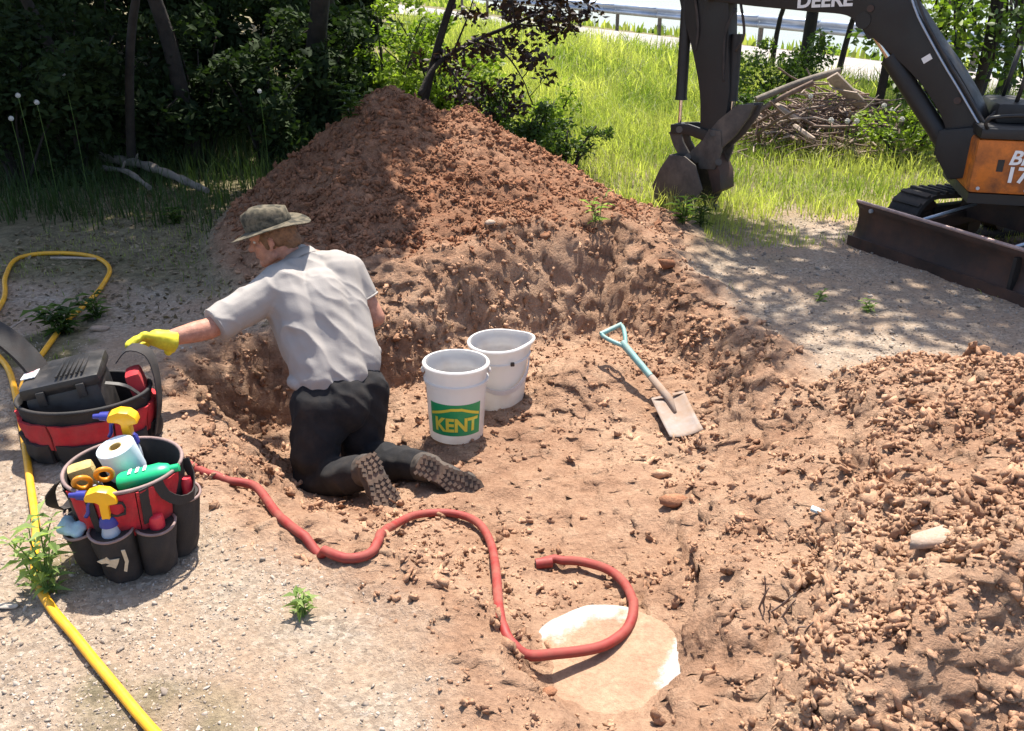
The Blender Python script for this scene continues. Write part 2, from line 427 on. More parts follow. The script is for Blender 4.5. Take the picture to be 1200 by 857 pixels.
# ---------------------------------------------------------------- object helpers
def link(o, parent=None):
    col.objects.link(o)
    if parent is not None: o.parent = parent
    return o
def tag(o, label=None, cat=None, group=None, kind=None):
    if label: o['label'] = label
    if cat: o['category'] = cat
    if group: o['group'] = group
    if kind: o['kind'] = kind
    return o
def empty(name, loc=(0, 0, 0), rz=0.0):
    o = bpy.data.objects.new(name, None); o.empty_display_size = .1
    o.location = loc; o.rotation_euler = (0, 0, rz)
    return link(o)
def raw_mesh(name, v, f, smooth=False):
    me = bpy.data.meshes.new(name)
    v = np.asarray(v, np.float32)
    if isinstance(f, np.ndarray):
        k = f.shape[1]; n = f.shape[0]
        me.vertices.add(len(v)); me.vertices.foreach_set('co', v.ravel())
        me.loops.add(n * k); me.loops.foreach_set('vertex_index', f.astype(np.int32).ravel())
        me.polygons.add(n); me.polygons.foreach_set('loop_start', np.arange(0, n * k, k, dtype=np.int32))
        me.update(calc_edges=True)
    else:
        me.from_pydata([tuple(map(float, p)) for p in v], [], f)
        me.update()
    if smooth: me.polygons.foreach_set('use_smooth', np.ones(len(me.polygons), bool))
    return me
def point_attr(me, name, arr):
    a = me.attributes.new(name, 'FLOAT', 'POINT'); a.data.foreach_set('value', np.asarray(arr, np.float32))
class MB:
    """collects simple shapes into one mesh"""
    def __init__(s): s.v = []; s.f = []
    def add(s, v, f):
        o = len(s.v); s.v += [Vector(p) for p in v]; s.f += [tuple(i + o for i in q) for q in f]; return s
    def box(s, c, size, rot=None):
        a, b, d = [k / 2 for k in size]
        vs = [Vector((x, y, z)) for x in (-a, a) for y in (-b, b) for z in (-d, d)]
        if rot is not None: vs = [rot @ p for p in vs]
        return s.add([Vector(c) + p for p in vs], [(0, 1, 3, 2), (4, 6, 7, 5), (0, 4, 5, 1), (2, 3, 7, 6), (0, 2, 6, 4), (1, 5, 7, 3)])
    def tube(s, pts, rad, n=8, cap=True, twist=None):
        pts = [Vector(p) for p in pts]; m = len(pts)
        rads = list(rad) if hasattr(rad, '__len__') else [rad] * m
        o = len(s.v); ref = None
        for i in range(m):
            d = (pts[min(i + 1, m - 1)] - pts[max(i - 1, 0)]).normalized()
            if ref is None: ref = d.orthogonal().normalized()
            u = (ref - d * ref.dot(d)).normalized(); ref = u; w = d.cross(u)
            for k in range(n):
                a = 2 * math.pi * k / n
                s.v.append(pts[i] + (u * math.cos(a) + w * math.sin(a)) * rads[i])
        for i in range(m - 1):
            for k in range(n):
                k2 = (k + 1) % n
                s.f.append((o + i * n + k, o + i * n + k2, o + (i + 1) * n + k2, o + (i + 1) * n + k))
        if cap:
            s.f.append(tuple(o + k for k in range(n))[::-1]); s.f.append(tuple(o + (m - 1) * n + k for k in range(n)))
        return s
    def lathe(s, prof, n=32, c=(0, 0, 0), a0=0.0, a1=2 * math.pi, rot=None, sx=1.0, sy=1.0):
        full = abs(a1 - a0 - 2 * math.pi) < 1e-6; k = n if full else n + 1
        o = len(s.v); c = Vector(c)
        for (r, z) in prof:
            for i in range(k):
                a = a0 + (a1 - a0) * i / n
                p = Vector((r * math.cos(a) * sx, r * math.sin(a) * sy, z))
                s.v.append(c + (rot @ p if rot is not None else p))
        for j in range(len(prof) - 1):
            for i in range(n):
                i2 = (i + 1) % k
                s.f.append((o + j * k + i, o + j * k + i2, o + (j + 1) * k + i2, o + (j + 1) * k + i))
        return s
    def prism(s, poly, thick, origin, ax, ay, an):
        """polygon in the plane (ax, ay) through origin, thickened +-thick/2 along an"""
        n = len(poly); o = len(s.v)
        for sg in (-.5, .5):
            for (a, b) in poly: s.v.append(Vector(origin) + ax * a + ay * b + an * (sg * thick))
        s.f.append(tuple(o + i for i in range(n))[::-1]); s.f.append(tuple(o + n + i for i in range(n)))
        for i in range(n):
            j = (i + 1) % n
            s.f.append((o + i, o + j, o + n + j, o + n + i))
        return s
    def caps(s, p0, p1, r0, r1, n=14, k=5, flat0=False, flat1=False):
        p0, p1 = Vector(p0), Vector(p1); d = (p1 - p0)
        L = d.length; d = d.normalized() if L > 1e-6 else Vector((0, 0, 1))
        pts, rr = [], []
        if flat0: pts.append(p0); rr.append(r0)
        else:
            for i in range(k):
                a = math.pi / 2 * (1 - i / k); pts.append(p0 - d * r0 * math.sin(a)); rr.append(max(1e-4, r0 * math.cos(a)))
            pts.append(p0); rr.append(r0)
        pts.append(p1); rr.append(r1)
        if not flat1:
            for i in range(1, k + 1):
                a = math.pi / 2 * i / k; pts.append(p1 + d * r1 * math.sin(a)); rr.append(max(1e-4, r1 * math.cos(a)))
        return s.tube(pts, rr, n)
    def ball(s, c, r, n=14, rot=None):
        r = r if hasattr(r, '__len__') else (r, r, r)
        o = len(s.v); m = n // 2 + 1
        for j in range(m + 1):
            th = math.pi * j / m
            for i in range(n):
                a = 2 * math.pi * i / n
                p = Vector((r[0] * math.sin(th) * math.cos(a), r[1] * math.sin(th) * math.sin(a), r[2] * math.cos(th)))
                s.v.append(Vector(c) + (rot @ p if rot is not None else p))
        for j in range(m):
            for i in range(n):
                i2 = (i + 1) % n
                s.f.append((o + j * n + i, o + (j + 1) * n + i, o + (j + 1) * n + i2, o + j * n + i2))
        return s
    def build(s, name, mat, parent=None, smooth=False, bevel=0.0, world=False, loc=None, weld=False):
        off = Vector(parent.location) if (world and parent is not None) else Vector((0, 0, 0))
        if world and parent is not None and parent.parent is not None: off += Vector(parent.parent.location)
        if loc is not None: off = off + Vector(loc)
        me = bpy.data.meshes.new(name)
        me.from_pydata([tuple(p - off) for p in s.v], [], s.f); me.update()
        bm = bmesh.new(); bm.from_mesh(me)
        if weld: bmesh.ops.remove_doubles(bm, verts=bm.verts, dist=1e-4)
        if bevel > 0:
            es = [e for e in bm.edges if len(e.link_faces) == 2 and e.calc_face_angle(0) > .5]
            bmesh.ops.bevel(bm, geom=es, offset=bevel, segments=2, profile=.6, affect='EDGES', clamp_overlap=True)
        bmesh.ops.recalc_face_normals(bm, faces=bm.faces)
        bm.to_mesh(me); bm.free()
        if smooth: me.polygons.foreach_set('use_smooth', np.ones(len(me.polygons), bool))
        if smooth and bevel > 0: me.shade_smooth() if hasattr(me, 'shade_smooth') else None
        me.materials.append(M[mat])
        o = bpy.data.objects.new(name, me)
        if loc is not None: o.location = Vector(loc)
        if smooth == 'auto' or bevel > 0:
            me.polygons.foreach_set('use_smooth', np.ones(len(me.polygons), bool))
            try: me.set_sharp_from_angle(angle=R(38))
            except Exception: pass
        return link(o, parent)
def bake(o, mods, name=None):
    """evaluate modifiers into a plain mesh"""
    for typ, kw in mods:
        md = o.modifiers.new(typ.lower(), typ)
        for k, v in kw.items(): setattr(md, k, v)
    dg = bpy.context.evaluated_depsgraph_get(); dg.update()
    me = bpy.data.meshes.new_from_object(o.evaluated_get(dg))
    o.modifiers.clear(); old = o.data; o.data = me; bpy.data.meshes.remove(old)
    return o
def fuse(mb, name, mat, parent, voxel=.008, smooth=6, fold=0.0, fold_f=9.0, seed=0):
    """one continuous skin round the collected shapes"""
    o = mb.build(name, mat, parent, world=True)
    bake(o, [('REMESH', dict(mode='VOXEL', voxel_size=voxel)), ('SMOOTH', dict(factor=.5, iterations=smooth))])
    me = o.data
    if not me.materials: me.materials.append(M[mat])
    if fold:
        n = len(me.vertices); co = np.empty(n * 3, np.float32); me.vertices.foreach_get('co', co); co = co.reshape(-1, 3)
        no = np.empty(n * 3, np.float32); me.vertices.foreach_get('normal', no); no = no.reshape(-1, 3)
        a = co[:, 0] * .8 + co[:, 2] * .55 + co[:, 1] * .3; b = co[:, 1] * .8 - co[:, 0] * .3 + co[:, 2] * .35
        d = 1 - np.abs(fbm(a, b, fold_f, 2, seed)) * 2
        d = d + .6 * fbm(b, a, fold_f * .45, 2, seed + 3)
        co = co + no * (d * fold)[:, None]
        me.vertices.foreach_set('co', co.astype(np.float32).ravel()); me.update()
    me.polygons.foreach_set('use_smooth', np.ones(len(me.polygons), bool))
    return o
def text_tris(s, size=1.0, bold=0.0):
    cu = bpy.data.curves.new('lettering', 'FONT'); cu.body = s; cu.size = size; cu.offset = bold; cu.align_x = 'CENTER'; cu.align_y = 'CENTER'; cu.resolution_u = 4
    o = bpy.data.objects.new('lettering', cu); col.objects.link(o)
    dg = bpy.context.evaluated_depsgraph_get(); dg.update()
    me = bpy.data.meshes.new_from_object(o.evaluated_get(dg))
    bpy.data.objects.remove(o); bpy.data.curves.remove(cu)
    return me
def spline(pts, step=.02):
    P = [Vector(p) for p in pts]; out = []
    for i in range(len(P) - 1):
        a, b, c, d = P[max(i - 1, 0)], P[i], P[i + 1], P[min(i + 2, len(P) - 1)]
        n = max(2, int((c - b).length / step))
        for k in range(n):
            t = k / n
            out.append(.5 * ((2 * b) + (c - a) * t + (2 * a - 5 * b + 4 * c - d) * t * t + (3 * b - a - 3 * c + d) * t ** 3))
    out.append(P[-1]); return out

def see_through(mname, amt):
    """thin plastic lets some daylight through"""
    m = M[mname]; nt = m.node_tree; b = nt.nodes['Principled BSDF']
    tr = N(nt, 'ShaderNodeBsdfTranslucent'); src = b.inputs['Base Color'].links[0].from_socket; nt.links.new(src, tr.inputs['Color'])
    mx = N(nt, 'ShaderNodeMixShader'); mx.inputs[0].default_value = amt
    nt.links.new(b.outputs[0], mx.inputs[1]); nt.links.new(tr.outputs[0], mx.inputs[2]); nt.links.new(mx.outputs[0], nt.nodes['Material Output'].inputs['Surface'])
see_through('white_plastic', .35)

# ================================================================ the ground
def axis(lo, a, b, hi, fine, grow):
    c = list(np.arange(a, b + 1e-6, fine)); d = fine
    while c[-1] < hi: d *= grow; c.append(min(hi, c[-1] + d))
    d = fine
    while c[0] > lo: d *= grow; c.insert(0, max(lo, c[0] - d))
    return np.array(c)
def build_ground():
    xs = axis(-500, -3.3, 3.3, 500, .0165, 1.13)
    ys = [0.95]
    while ys[-1] < 8.2: ys.append(ys[-1] + .0105 + .0028 * max(0, ys[-1] - 1.5))
    d = ys[-1] - ys[-2]
    while ys[-1] < 1200: d *= 1.06; ys.append(ys[-1] + d)
    d = .02
    while ys[0] > -60: d *= 1.3; ys.insert(0, ys[0] - d)
    ys = np.array(ys)
    X, Y = np.meshgrid(xs, ys)
    H = heights(X.ravel(), Y.ravel())
    V = np.stack([X.ravel(), Y.ravel(), H['z']], 1)
    # steep soil is pushed sideways a little so that the banks are ragged
    s = H['soil'] * (Y.ravel() < 8)
    V[:, 0] += s * .022 * fbm(V[:, 2] * 3 + V[:, 0], V[:, 1], 14, 3, 201)
    V[:, 1] += s * .022 * fbm(V[:, 0], V[:, 2] * 3 + V[:, 1], 14, 3, 301)
    nx, ny = len(xs), len(ys)
    i, j = np.meshgrid(np.arange(nx - 1), np.arange(ny - 1))
    a = (j * nx + i).ravel()
    F = np.stack([a, a + 1, a + nx + 1, a + nx], 1)
    fa = lambda k: H[k][F].mean(1)
    fm, fh, fp, fs = fa('mound'), fa('dh'), fa('dp'), fa('soil')
    fx, fy = X.ravel()[F].mean(1), Y.ravel()[F].mean(1)
    cls = np.zeros(len(F), int)
    dr = (fx > .35) & (fy > 3.2) & (fy < 6.3 + .3 * np.sin(fx * 3)) & (fx < 6) & (fm < .03)
    cls[dr] = 4
    cls[fp > 0] = 3
    cls[fm > .03] = 1
    cls[(fh > 0) & (fp <= 0.0)] = 2
    spec = [('ground', 'structure', None, None),
            ('dirt_mound', None, 'tall mound of fresh red brown dirt behind the kneeling person', 'dirt mound'),
            ('spoil_heap', None, 'low wide heap of pale crumbly soil filling the right foreground', 'soil heap'),
            ('pit', 'structure', None, None), ('driveway', 'structure', None, None)]
    fresh = np.clip(H['mound'] * 3, 0, 1)
    res = {}
    for k, (nm, kind, lab, cat) in enumerate(spec):
        f = F[cls == k]
        used, inv = np.unique(f, return_inverse=True)
        me = raw_mesh(nm, V[used], inv.reshape(-1, 4).astype(np.int32), True)
        point_attr(me, 'soil', H['soil'][used]); point_attr(me, 'grass', H['grass'][used]); point_attr(me, 'fresh', fresh[used])
        me.materials.append(M['earth'])
        o = link(bpy.data.objects.new(nm, me)); tag(o, lab, cat, kind=kind)
        res[nm] = o
    tag(res['ground'], 'stony ground with thin grass around the dug pit', 'ground')
    tag(res['pit'], 'open pit dug in reddish soil in the middle of the yard', 'pit')
    tag(res['driveway'], 'grey gravel driveway patch in front of the excavator blade', 'driveway')
    return res
G = build_ground()

# ---------------------------------------------------------------- loose soil and stones
def lump_mesh(seed, sub=1, rough=.25):
    r = np.random.default_rng(seed); bm = bmesh.new()
    n = 9 if sub == 1 else 17                            # an angular crumb: hull of a few points
    for k in range(n):
        d = r.normal(size=3); d /= np.linalg.norm(d); d *= r.uniform(.62, 1.15)
        bm.verts.new(d * np.array([1.05, .82, .62]))
    res = bmesh.ops.convex_hull(bm, input=bm.verts)
    bmesh.ops.delete(bm, geom=list({g for g in res['geom_interior'] if isinstance(g, bmesh.types.BMVert)}), context='VERTS')
    bmesh.ops.triangulate(bm, faces=bm.faces)
    bm.verts.index_update(); bm.verts.ensure_lookup_table()
    v = np.array([q.co[:] for q in bm.verts]); f = np.array([[q.index for q in t.verts] for t in bm.faces]); bm.free()
    return v, f
def round_lump_mesh(seed, sub=2, rough=.2):
    bm = bmesh.new(); bmesh.ops.create_icosphere(bm, subdivisions=sub, radius=1.0)
    r = np.random.default_rng(seed)
    ph = r.uniform(0, 9, 9)
    sc = r.uniform(.72, 1.15, 3)
    for v in bm.verts:
        p = v.co
        k = 1 + rough * (math.sin(2.3 * p.x + ph[0]) * math.sin(2.1 * p.y + ph[1]) + .7 * math.sin(3.7 * p.z + ph[2]) * math.sin(3.1 * p.x + ph[3])) + r.normal(0, rough * .35)
        v.co = Vector((p.x * sc[0] * k, p.y * sc[1] * k, p.z * sc[2] * .85 * k))
    v = np.array([q.co[:] for q in bm.verts]); f = np.array([[q.index for q in t.verts] for t in bm.faces]); bm.free()
    return v, f
LUMPS1 = [lump_mesh(s, 1) for s in range(10)]          # 20 triangles
LUMPS2 = [lump_mesh(50 + s, 2) for s in range(10)]   # 80 triangles
def crumb_mesh(seed, k=4):
    """a crumbly clod: a few angular crumbs stuck together"""
    r = np.random.default_rng(seed); V, F, o = [], [], 0
    for q in range(k):
        v, f = lump_mesh(1000 + seed * 17 + q, 1)
        sc = 1.0 if q == 0 else r.uniform(.45, .75); d = r.normal(size=3); d /= np.linalg.norm(d)
        v = v * sc * 1.08 + (d * r.uniform(.55, .95) * np.array([1, 1, .6]) if q else 0)
        V.append(v); F.append(f + o); o += len(v)
    return np.concatenate(V), np.concatenate(F)
LUMPS2 = [crumb_mesh(s_, 5) for s_ in range(12)]
LUMPS3 = [crumb_mesh(40 + s_, 3) for s_ in range(12)]
STONES = [lump_mesh(50 + s_, 2) for s_ in range(10)]
def rand_rot(n, r):
    q = r.normal(size=(n, 4)); q /= np.linalg.norm(q, axis=1)[:, None]
    w, x, y, z = q.T
    return np.stack([1 - 2 * (y * y + z * z), 2 * (x * y - z * w), 2 * (x * z + y * w), 2 * (x * y + z * w), 1 - 2 * (x * x + z * z), 2 * (y * z - x * w),
                     2 * (x * z - y * w), 2 * (y * z + x * w), 1 - 2 * (x * x + y * y)], 1).reshape(n, 3, 3)
def scatter_mesh(name, lib, P, S, mat, parent=None, seed=0, kind='stuff', smooth=False):
    r = np.random.default_rng(seed)
    pick = r.integers(0, len(lib), len(P)); rot = rand_rot(len(P), r); tint = r.random(len(P))
    VV, FF, TT, o = [], [], [], 0
    for k, (v, f) in enumerate(lib):
        m = np.where(pick == k)[0]
        if not len(m): continue
        vv = np.einsum('nij,vj->nvi', rot[m], v) * S[m][:, None, None] + P[m][:, None, :]
        ff = f[None] + (np.arange(len(m)) * len(v))[:, None, None] + o
        VV.append(vv.reshape(-1, 3)); FF.append(ff.reshape(-1, 3)); TT.append(np.repeat(tint[m], len(v))); o += len(m) * len(v)
    me = raw_mesh(name, np.concatenate(VV), np.concatenate(FF), smooth)
    point_attr(me, 'tint', np.concatenate(TT)); me.materials.append(M[mat])
    ob = link(bpy.data.objects.new(name, me), parent); ob['kind'] = kind
    return ob
LUMP_ME = {}
def lump_obj(name, k, p, s, mat, parent, r):
    key = (k, mat)
    if key not in LUMP_ME:
        v, f = (STONES if name == 'stone' else LUMPS2)[k]; me = raw_mesh(name, v, f.astype(np.int32), False); me.materials.append(M[mat]); LUMP_ME[key] = me
    o = bpy.data.objects.new(name, LUMP_ME[key]); o.location = p
    o.scale = (s * r.uniform(.8, 1.25), s * r.uniform(.8, 1.2), s * r.uniform(.65, 1.0)); o.rotation_euler = tuple(r.uniform(0, 6.28, 3))
    return link(o, parent)
def scatter_soil():
    r = np.random.default_rng(3)
    # candidate spots over the whole dug area, kept with a density that follows the rubble in the photograph
    n = 190000
    x = r.uniform(-2.9, 3.2, n); y = 1.0 + 7.2 * r.random(n) ** 1.25
    H = heights(x, y)
    clump = fbm(x, y, 2.6, 3, 400)
    hw = sstep(-.1, .12, H['dh']); mw = sstep(.04, .2, H['mound']); pw = sstep(0, .1, H['dp'])
    near_lid = np.exp(-((x - LID.x) ** 2 + (y - LID.y) ** 2) / .16)
    floorish = pw * sstep(.45, .6, H['dp']) * (x < .75)
    dens = np.clip(.9 * hw + .62 * mw + pw * (.75 - .42 * floorish) + .34 * H['soil'], 0, 1) * np.clip(.62 + .7 * clump, .05, 1) * (1 - .97 * np.clip(near_lid * 1.3, 0, 1)) * (H['soil'] > .3)
    # the man's place and the trodden lane stay clear
    keep = r.random(n) < dens * .62
    x, y = x[keep], y[keep]; H = {k: v[keep] for k, v in H.items()}; hw, mw = hw[keep], mw[keep]
    s = .0048 + .0080 * r.random(len(x)) ** 1.7 + .026 * r.random(len(x)) ** 13
    s *= 1 + .30 * hw + .35 * mw
    # coarse crumbs crowd the heap and the mound
    n2 = 95000; x2 = r.uniform(-2.9, 3.2, n2); y2 = 1.0 + 7.2 * r.random(n2) ** 1.3; H2 = heights(x2, y2)
    h2, m2 = sstep(-.05, .15, H2['dh']), sstep(.05, .25, H2['mound'])
    k2 = r.random(n2) < np.clip(h2 + .32 * m2, 0, 1) * np.clip(.75 + .5 * fbm(x2, y2, 2.2, 2, 77), .2, 1) * .85
    s2 = (.0095 + .021 * r.random(n2) ** 3.2)[k2] * (1 + .25 * m2[k2])
    x, y, s = np.r_[x, x2[k2]], np.r_[y, y2[k2]], np.r_[s, s2]; hw, mw = np.r_[hw, h2[k2]], np.r_[mw, m2[k2]]; H = {k: np.r_[H[k], H2[k][k2]] for k in H}
    # broken crumbs down the cut faces
    n3 = 30000; x3 = r.uniform(-2.2, 1.9, n3); y3 = r.uniform(1.8, 5.6, n3); H3 = heights(x3, y3)
    k3 = (r.random(n3) < .5 * np.exp(-((H3['dp'] - .12) / .20) ** 2) * np.clip(.6 + .6 * fbm(x3, y3, 2.4, 2, 99), .1, 1)) & (H3['soil'] > .4) & (y3 > 2.6)
    s3 = (.007 + .024 * r.random(n3) ** 3)[k3]
    x, y, s = np.r_[x, x3[k3]], np.r_[y, y3[k3]], np.r_[s, s3]; hw, mw = np.r_[hw, 0 * s3], np.r_[mw, sstep(.05, .25, H3['mound'])[k3]]; H = {k: np.r_[H[k], H3[k][k3]] for k in H}
    P = np.stack([x, y, H['z'] + s * r.uniform(-.25, .4, len(s))], 1)
    where = np.where(hw > .5, 0, np.where(mw > .5, 1, 2))
    for k, (own, mat, nbig) in enumerate([('spoil_heap', 'clod', 300), ('dirt_mound', 'clod_red', 240), ('pit', 'clod', 260)]):
        idx = np.where(where == k)[0]
        show = s[idx] / np.hypot(P[idx, 1], 1.2)
        order = idx[np.argsort(-show)]
        inv = np.array([abs(P[q, 0]) < .62 * P[q, 1] + .15 for q in order])
        big = order[inv][:nbig]
        rest = np.setdiff1d(idx, big)
        for q in big: lump_obj('clod', int(r.integers(0, 12)), tuple(P[q]), float(s[q]), mat + '_part', G[own], r)
        lg = rest[s[rest] > .013]; sl = rest[s[rest] <= .013]
        scatter_mesh('loose_soil', LUMPS1, P[sl], s[sl], mat, G[own], 11 + k, smooth=False)
        scatter_mesh('soil_crumbs', LUMPS3, P[lg], s[lg], mat, G[own], 21 + k, smooth=False)
    print('clods', len(x))
scatter_soil()
def scatter_gravel():
    r = np.random.default_rng(9)
    n = 62000
    x = r.uniform(-2.6, .8, n); y = 1.02 + 3.0 * r.random(n) ** 1.5
    H = heights(x, y)
    p = (1 - sstep(.25, .75, H['soil'])) * np.clip(.55 + .6 * fbm(x, y, 2.2, 3, 620), .04, 1) * np.clip(1.2 - .28 * (y - 1), .1, 1)
    keep = r.random(n) < p * .95
    x, y = x[keep], y[keep]; z = H['z'][keep]
    s = .0034 + .0052 * r.random(len(x)) ** 1.4 + .011 * r.random(len(x)) ** 14
    P = np.stack([x, y, z - s * .12], 1)
    order = np.argsort(-s / y); vis = np.abs(P[order, 0]) < .60 * P[order, 1] + .2
    big = order[vis][:200]; rest = np.setdiff1d(np.arange(len(x)), big)
    for q in big: lump_obj('stone', int(r.integers(0, 10)), tuple(P[q]), float(s[q]), 'gravel_part', G['ground'], r)
    g = scatter_mesh('gravel', LUMPS1, P[rest], s[rest], 'gravel', None, 31)
    tag(g, 'loose grey gravel strewn over the ground at lower left', 'gravel')
    n = 22000
    x = r.uniform(.6, 3.6, n); y = r.uniform(3.5, 6.6, n); H = heights(x, y)
    keep = (H['soil'] < .4) & (r.random(n) < .45)
    x, y, z = x[keep], y[keep], H['z'][keep]; s = .004 + .006 * r.random(len(x)) ** 2 + .018 * r.random(len(x)) ** 20
    g = scatter_mesh('gravel', LUMPS1, np.stack([x, y, z + s * .2], 1), s, 'gravel', G['driveway'], 33)
    print('gravel', keep.sum())
scatter_gravel()
def big_stone(name, px, py, size, mat, label, k=2, flat=.7, rz=0.0, up=.4):
    p = PG(px, py)
    v, f = STONES[k]; bm_v = v.copy()
    me = raw_mesh(name, bm_v, f.astype(np.int32), False); me.materials.append(M[mat])
    o = bpy.data.objects.new(name, me); o.location = (p.x, p.y, p.z + size * flat * up)
    o.scale = (size, size * .75, size * flat); o.rotation_euler = (0, 0, rz); link(o)
    tag(o, label, 'stone', 'loose stones'); return o
big_stone('stone', 1086, 640, .09, 'pale_stone', 'flat pale pinkish stone lying on the low soil heap', 3, .40, .5, .75)
big_stone('stone', 575, 263, .045, 'pale_stone', 'small pale stone on the lit face of the dirt mound', 4, .6)
big_stone('stone', 780, 316, .075, 'clod_red_part', 'single brown lump of earth on the rim above the shovel', 5, .85)
big_stone('stone', 788, 592, .06, 'clod_red_part', 'rounded reddish stone in the pit below the shovel blade', 6, .7)
big_stone('stone', 775, 560, .05, 'clod_part', 'smaller rounded stone just above another in the pit', 7, .7)
big_stone('stone', 642, 813, .028, 'clod_red_part', 'small brown pebble beside the concrete lid', 1, .6)
big_stone('stone', 8, 713, .035, 'gravel_part', 'flat grey stone at the left edge beside the yellow hose', 8, .45)
big_stone('stone', 118, 388, .055, 'pale_stone', 'pale stone behind the black tool case', 9, .6)

# ---------------------------------------------------------------- road, guard rail, lake
def ribbon(name, p0, d, n, s0, s1, w0, w1, mat, lift, ns=80, nw=14, thick=.0):
    S_, W_ = np.meshgrid(np.linspace(s0, s1, ns), np.linspace(w0, w1, nw), indexing='ij')
    x = p0.x + d.x * S_ + n.x * W_; y = p0.y + d.y * S_ + n.y * W_
    z = heights(x.ravel(), y.ravel(), False)['z'].reshape(x.shape) + lift
    V = np.stack([x.ravel(), y.ravel(), z.ravel()], 1)
    i, j = np.meshgrid(np.arange(ns - 1), np.arange(nw - 1), indexing='ij'); a = (i * nw + j).ravel()
    me = raw_mesh(name, V, np.stack([a, a + nw, a + nw + 1, a + 1], 1), True); me.materials.append(M[mat])
    return link(bpy.data.objects.new(name, me))
rd = ROAD_N[1].normalized(); rn = Vector((-rd.y, rd.x))
road = tag(ribbon('road', ROAD_N[0], rd, rn, -45, 16, 0, 5.0, 'asphalt', .05), 'sunlit pale grey road crossing behind the grass', 'road', kind='structure')
def rail_pt(s, z=0.0, off=0.0):
    p = RAIL_0 + RAIL_D * s + RAIL_NRM * off
    return Vector((p.x, p.y, float(heights(np.array([p.x]), np.array([p.y]), False)['z'][0]) + z))
rail = empty('guard_rail', rail_pt(0)); tag(rail, 'long blue grey steel guard rail along the far side of the road', 'guard rail')
prof = [(-.0, .50), (-.07, .56), (-.07, .60), (0, .64), (0, .68), (-.07, .72), (-.07, .77), (0, .83)]
for k in range(-4, 10):
    a, b = k * 2.0, k * 2.0 + 1.985
    mb = MB(); vs = []
    for s_ in (a, b):
        q = rail_pt(s_)
        for (o_, z_) in prof: vs.append(q + Vector((RAIL_NRM.x, RAIL_NRM.y, 0)) * o_ + Vector((0, 0, z_)))
    n_ = len(prof); mb.add(vs, [(i, i + 1, n_ + i + 1, n_ + i) for i in range(n_ - 1)])
    o = mb.build('rail_beam', 'steel', rail, world=True, smooth=True)
    bake(o, [('SOLIDIFY', dict(thickness=.012))])
    q = rail_pt(a, .40, .10); MB().box(q, (.10, .14, .86)).build('post', 'bark_grey', rail, world=True)
lk = raw_mesh('lake', [(-30, 20, 0), (600, 20, 0), (600, 1100, 0), (-30, 1100, 0)], np.array([[0, 1, 2, 3]]))
lk.materials.append(M['water']); lake = link(bpy.data.objects.new('lake', lk)); lake.location = (0, 0, -.75)
tag(lake, 'pale bright water seen beyond the guard rail', 'lake', kind='structure')

# ---------------------------------------------------------------- concrete lid
lid = MB()
prof = [(0.0001, .022), (.10, .024), (.19, .022), (.235, .017), (.248, .004), (.25, -.05), (.0001, -.05)]
lid.lathe(prof, 64)
rr = np.random.default_rng(5)
for v in lid.v:
    a = math.atan2(v.y, v.x); q = 1 + .012 * math.sin(5 * a) + .010 * math.sin(11 * a + 1) + .003 * math.sin(23 * a)
    v.x *= q; v.y *= q
o = lid.build('tank_lid', 'lid', None, smooth=True, weld=True); o.location = (LID.x, LID.y, LID.z - .004); o.rotation_euler = (R(1.6), R(-3.2), 0)
tag(o, 'round whitish concrete tank lid half covered with dirt inside the red hose curl', 'lid')

# ================================================================ buckets
def bucket_shape(h, r0, r1):
    return [(.0001, .004), (r0 - .012, .004), (r0 - .002, .0), (r0, .006), (r0 + (r1 - r0) * .74, h * .74), (r1 + .004, h * .745), (r1 + .006, h * .79), (r0 + (r1 - r0) * .8, h * .80),
            (r1 - .001, h * .955), (r1 + .009, h * .955), (r1 + .011, h * .985), (r1 + .007, h), (r1 - .004, h), (r1 - .006, h * .97), (r0 + (r1 - r0) * .5 - .004, h * .5), (r0 - .006, .010), (.0001, .010)]
def make_bucket(px, py, z, label, tilt=(0, 0), rz=0.0, sc=1.0, spout=False):
    p = PZ(px, py, z)
    root = empty('plastic_bucket', p, rz); root.rotation_euler = (R(tilt[0]), R(tilt[1]), rz); root.scale = (sc,) * 3
    tag(root, label, 'bucket', 'white plastic buckets')
    h, r0, r1 = .37, .128, .146
    mb = MB().lathe(bucket_shape(h, r0, r1), 56)
    if spout:
        for v in mb.v:
            if v.z > h * .6:
                k = (v.z - h * .6) / (h * .4); a = math.atan2(v.y, v.x)
                q = max(0, math.cos(a - .15)) ** 8 * .045 * k
                v.x += math.cos(a) * q; v.y += math.sin(a) * q
    mb.build('shell', 'white_plastic', root, smooth='auto', weld=True)
    return root, h, r0, r1
def bail(root, h, r, droop, side):
    pts = []
    for i in range(25):
        a = math.pi * i / 24
        q = Vector((math.cos(a) * (r + .012), 0, 0)); dn = math.sin(a)
        q.y = -math.sin(a) * (r + .020) * side; q.z = h * .88 - dn * droop
        pts.append(q)
    MB().tube(pts, .0028, 6).build('handle', 'wire', root, smooth=True)
    for s in (-1, 1): MB().ball((s * (r + .008), 0, h * .88), (.010, .016, .016), 10).build('handle_ear', 'white_plastic', root, smooth=True)
kent, h, r0, r1 = make_bucket(535, 507, -.305, 'front white bucket with green and yellow KENT print', (-2, 1))
cr = lambda z: r0 + (r1 - r0) * z / h
def patch(name, a0, a1, z0, z1, lift, mat, parent, n=24):
    mb = MB()
    for (z, a, b) in ((z0, a0, a1), (z1, a0, a1)):
        for i in range(n + 1):
            t = a + (b - a) * i / n; q = cr(z) + lift
            mb.v.append(Vector((math.cos(t) * q, math.sin(t) * q, z)))
    mb.f += [(i, i + 1, n + 2 + i, n + 1 + i) for i in range(n)]
    return mb.build(name, mat, parent, smooth=True)
FACE = -math.pi / 2 + R(6)
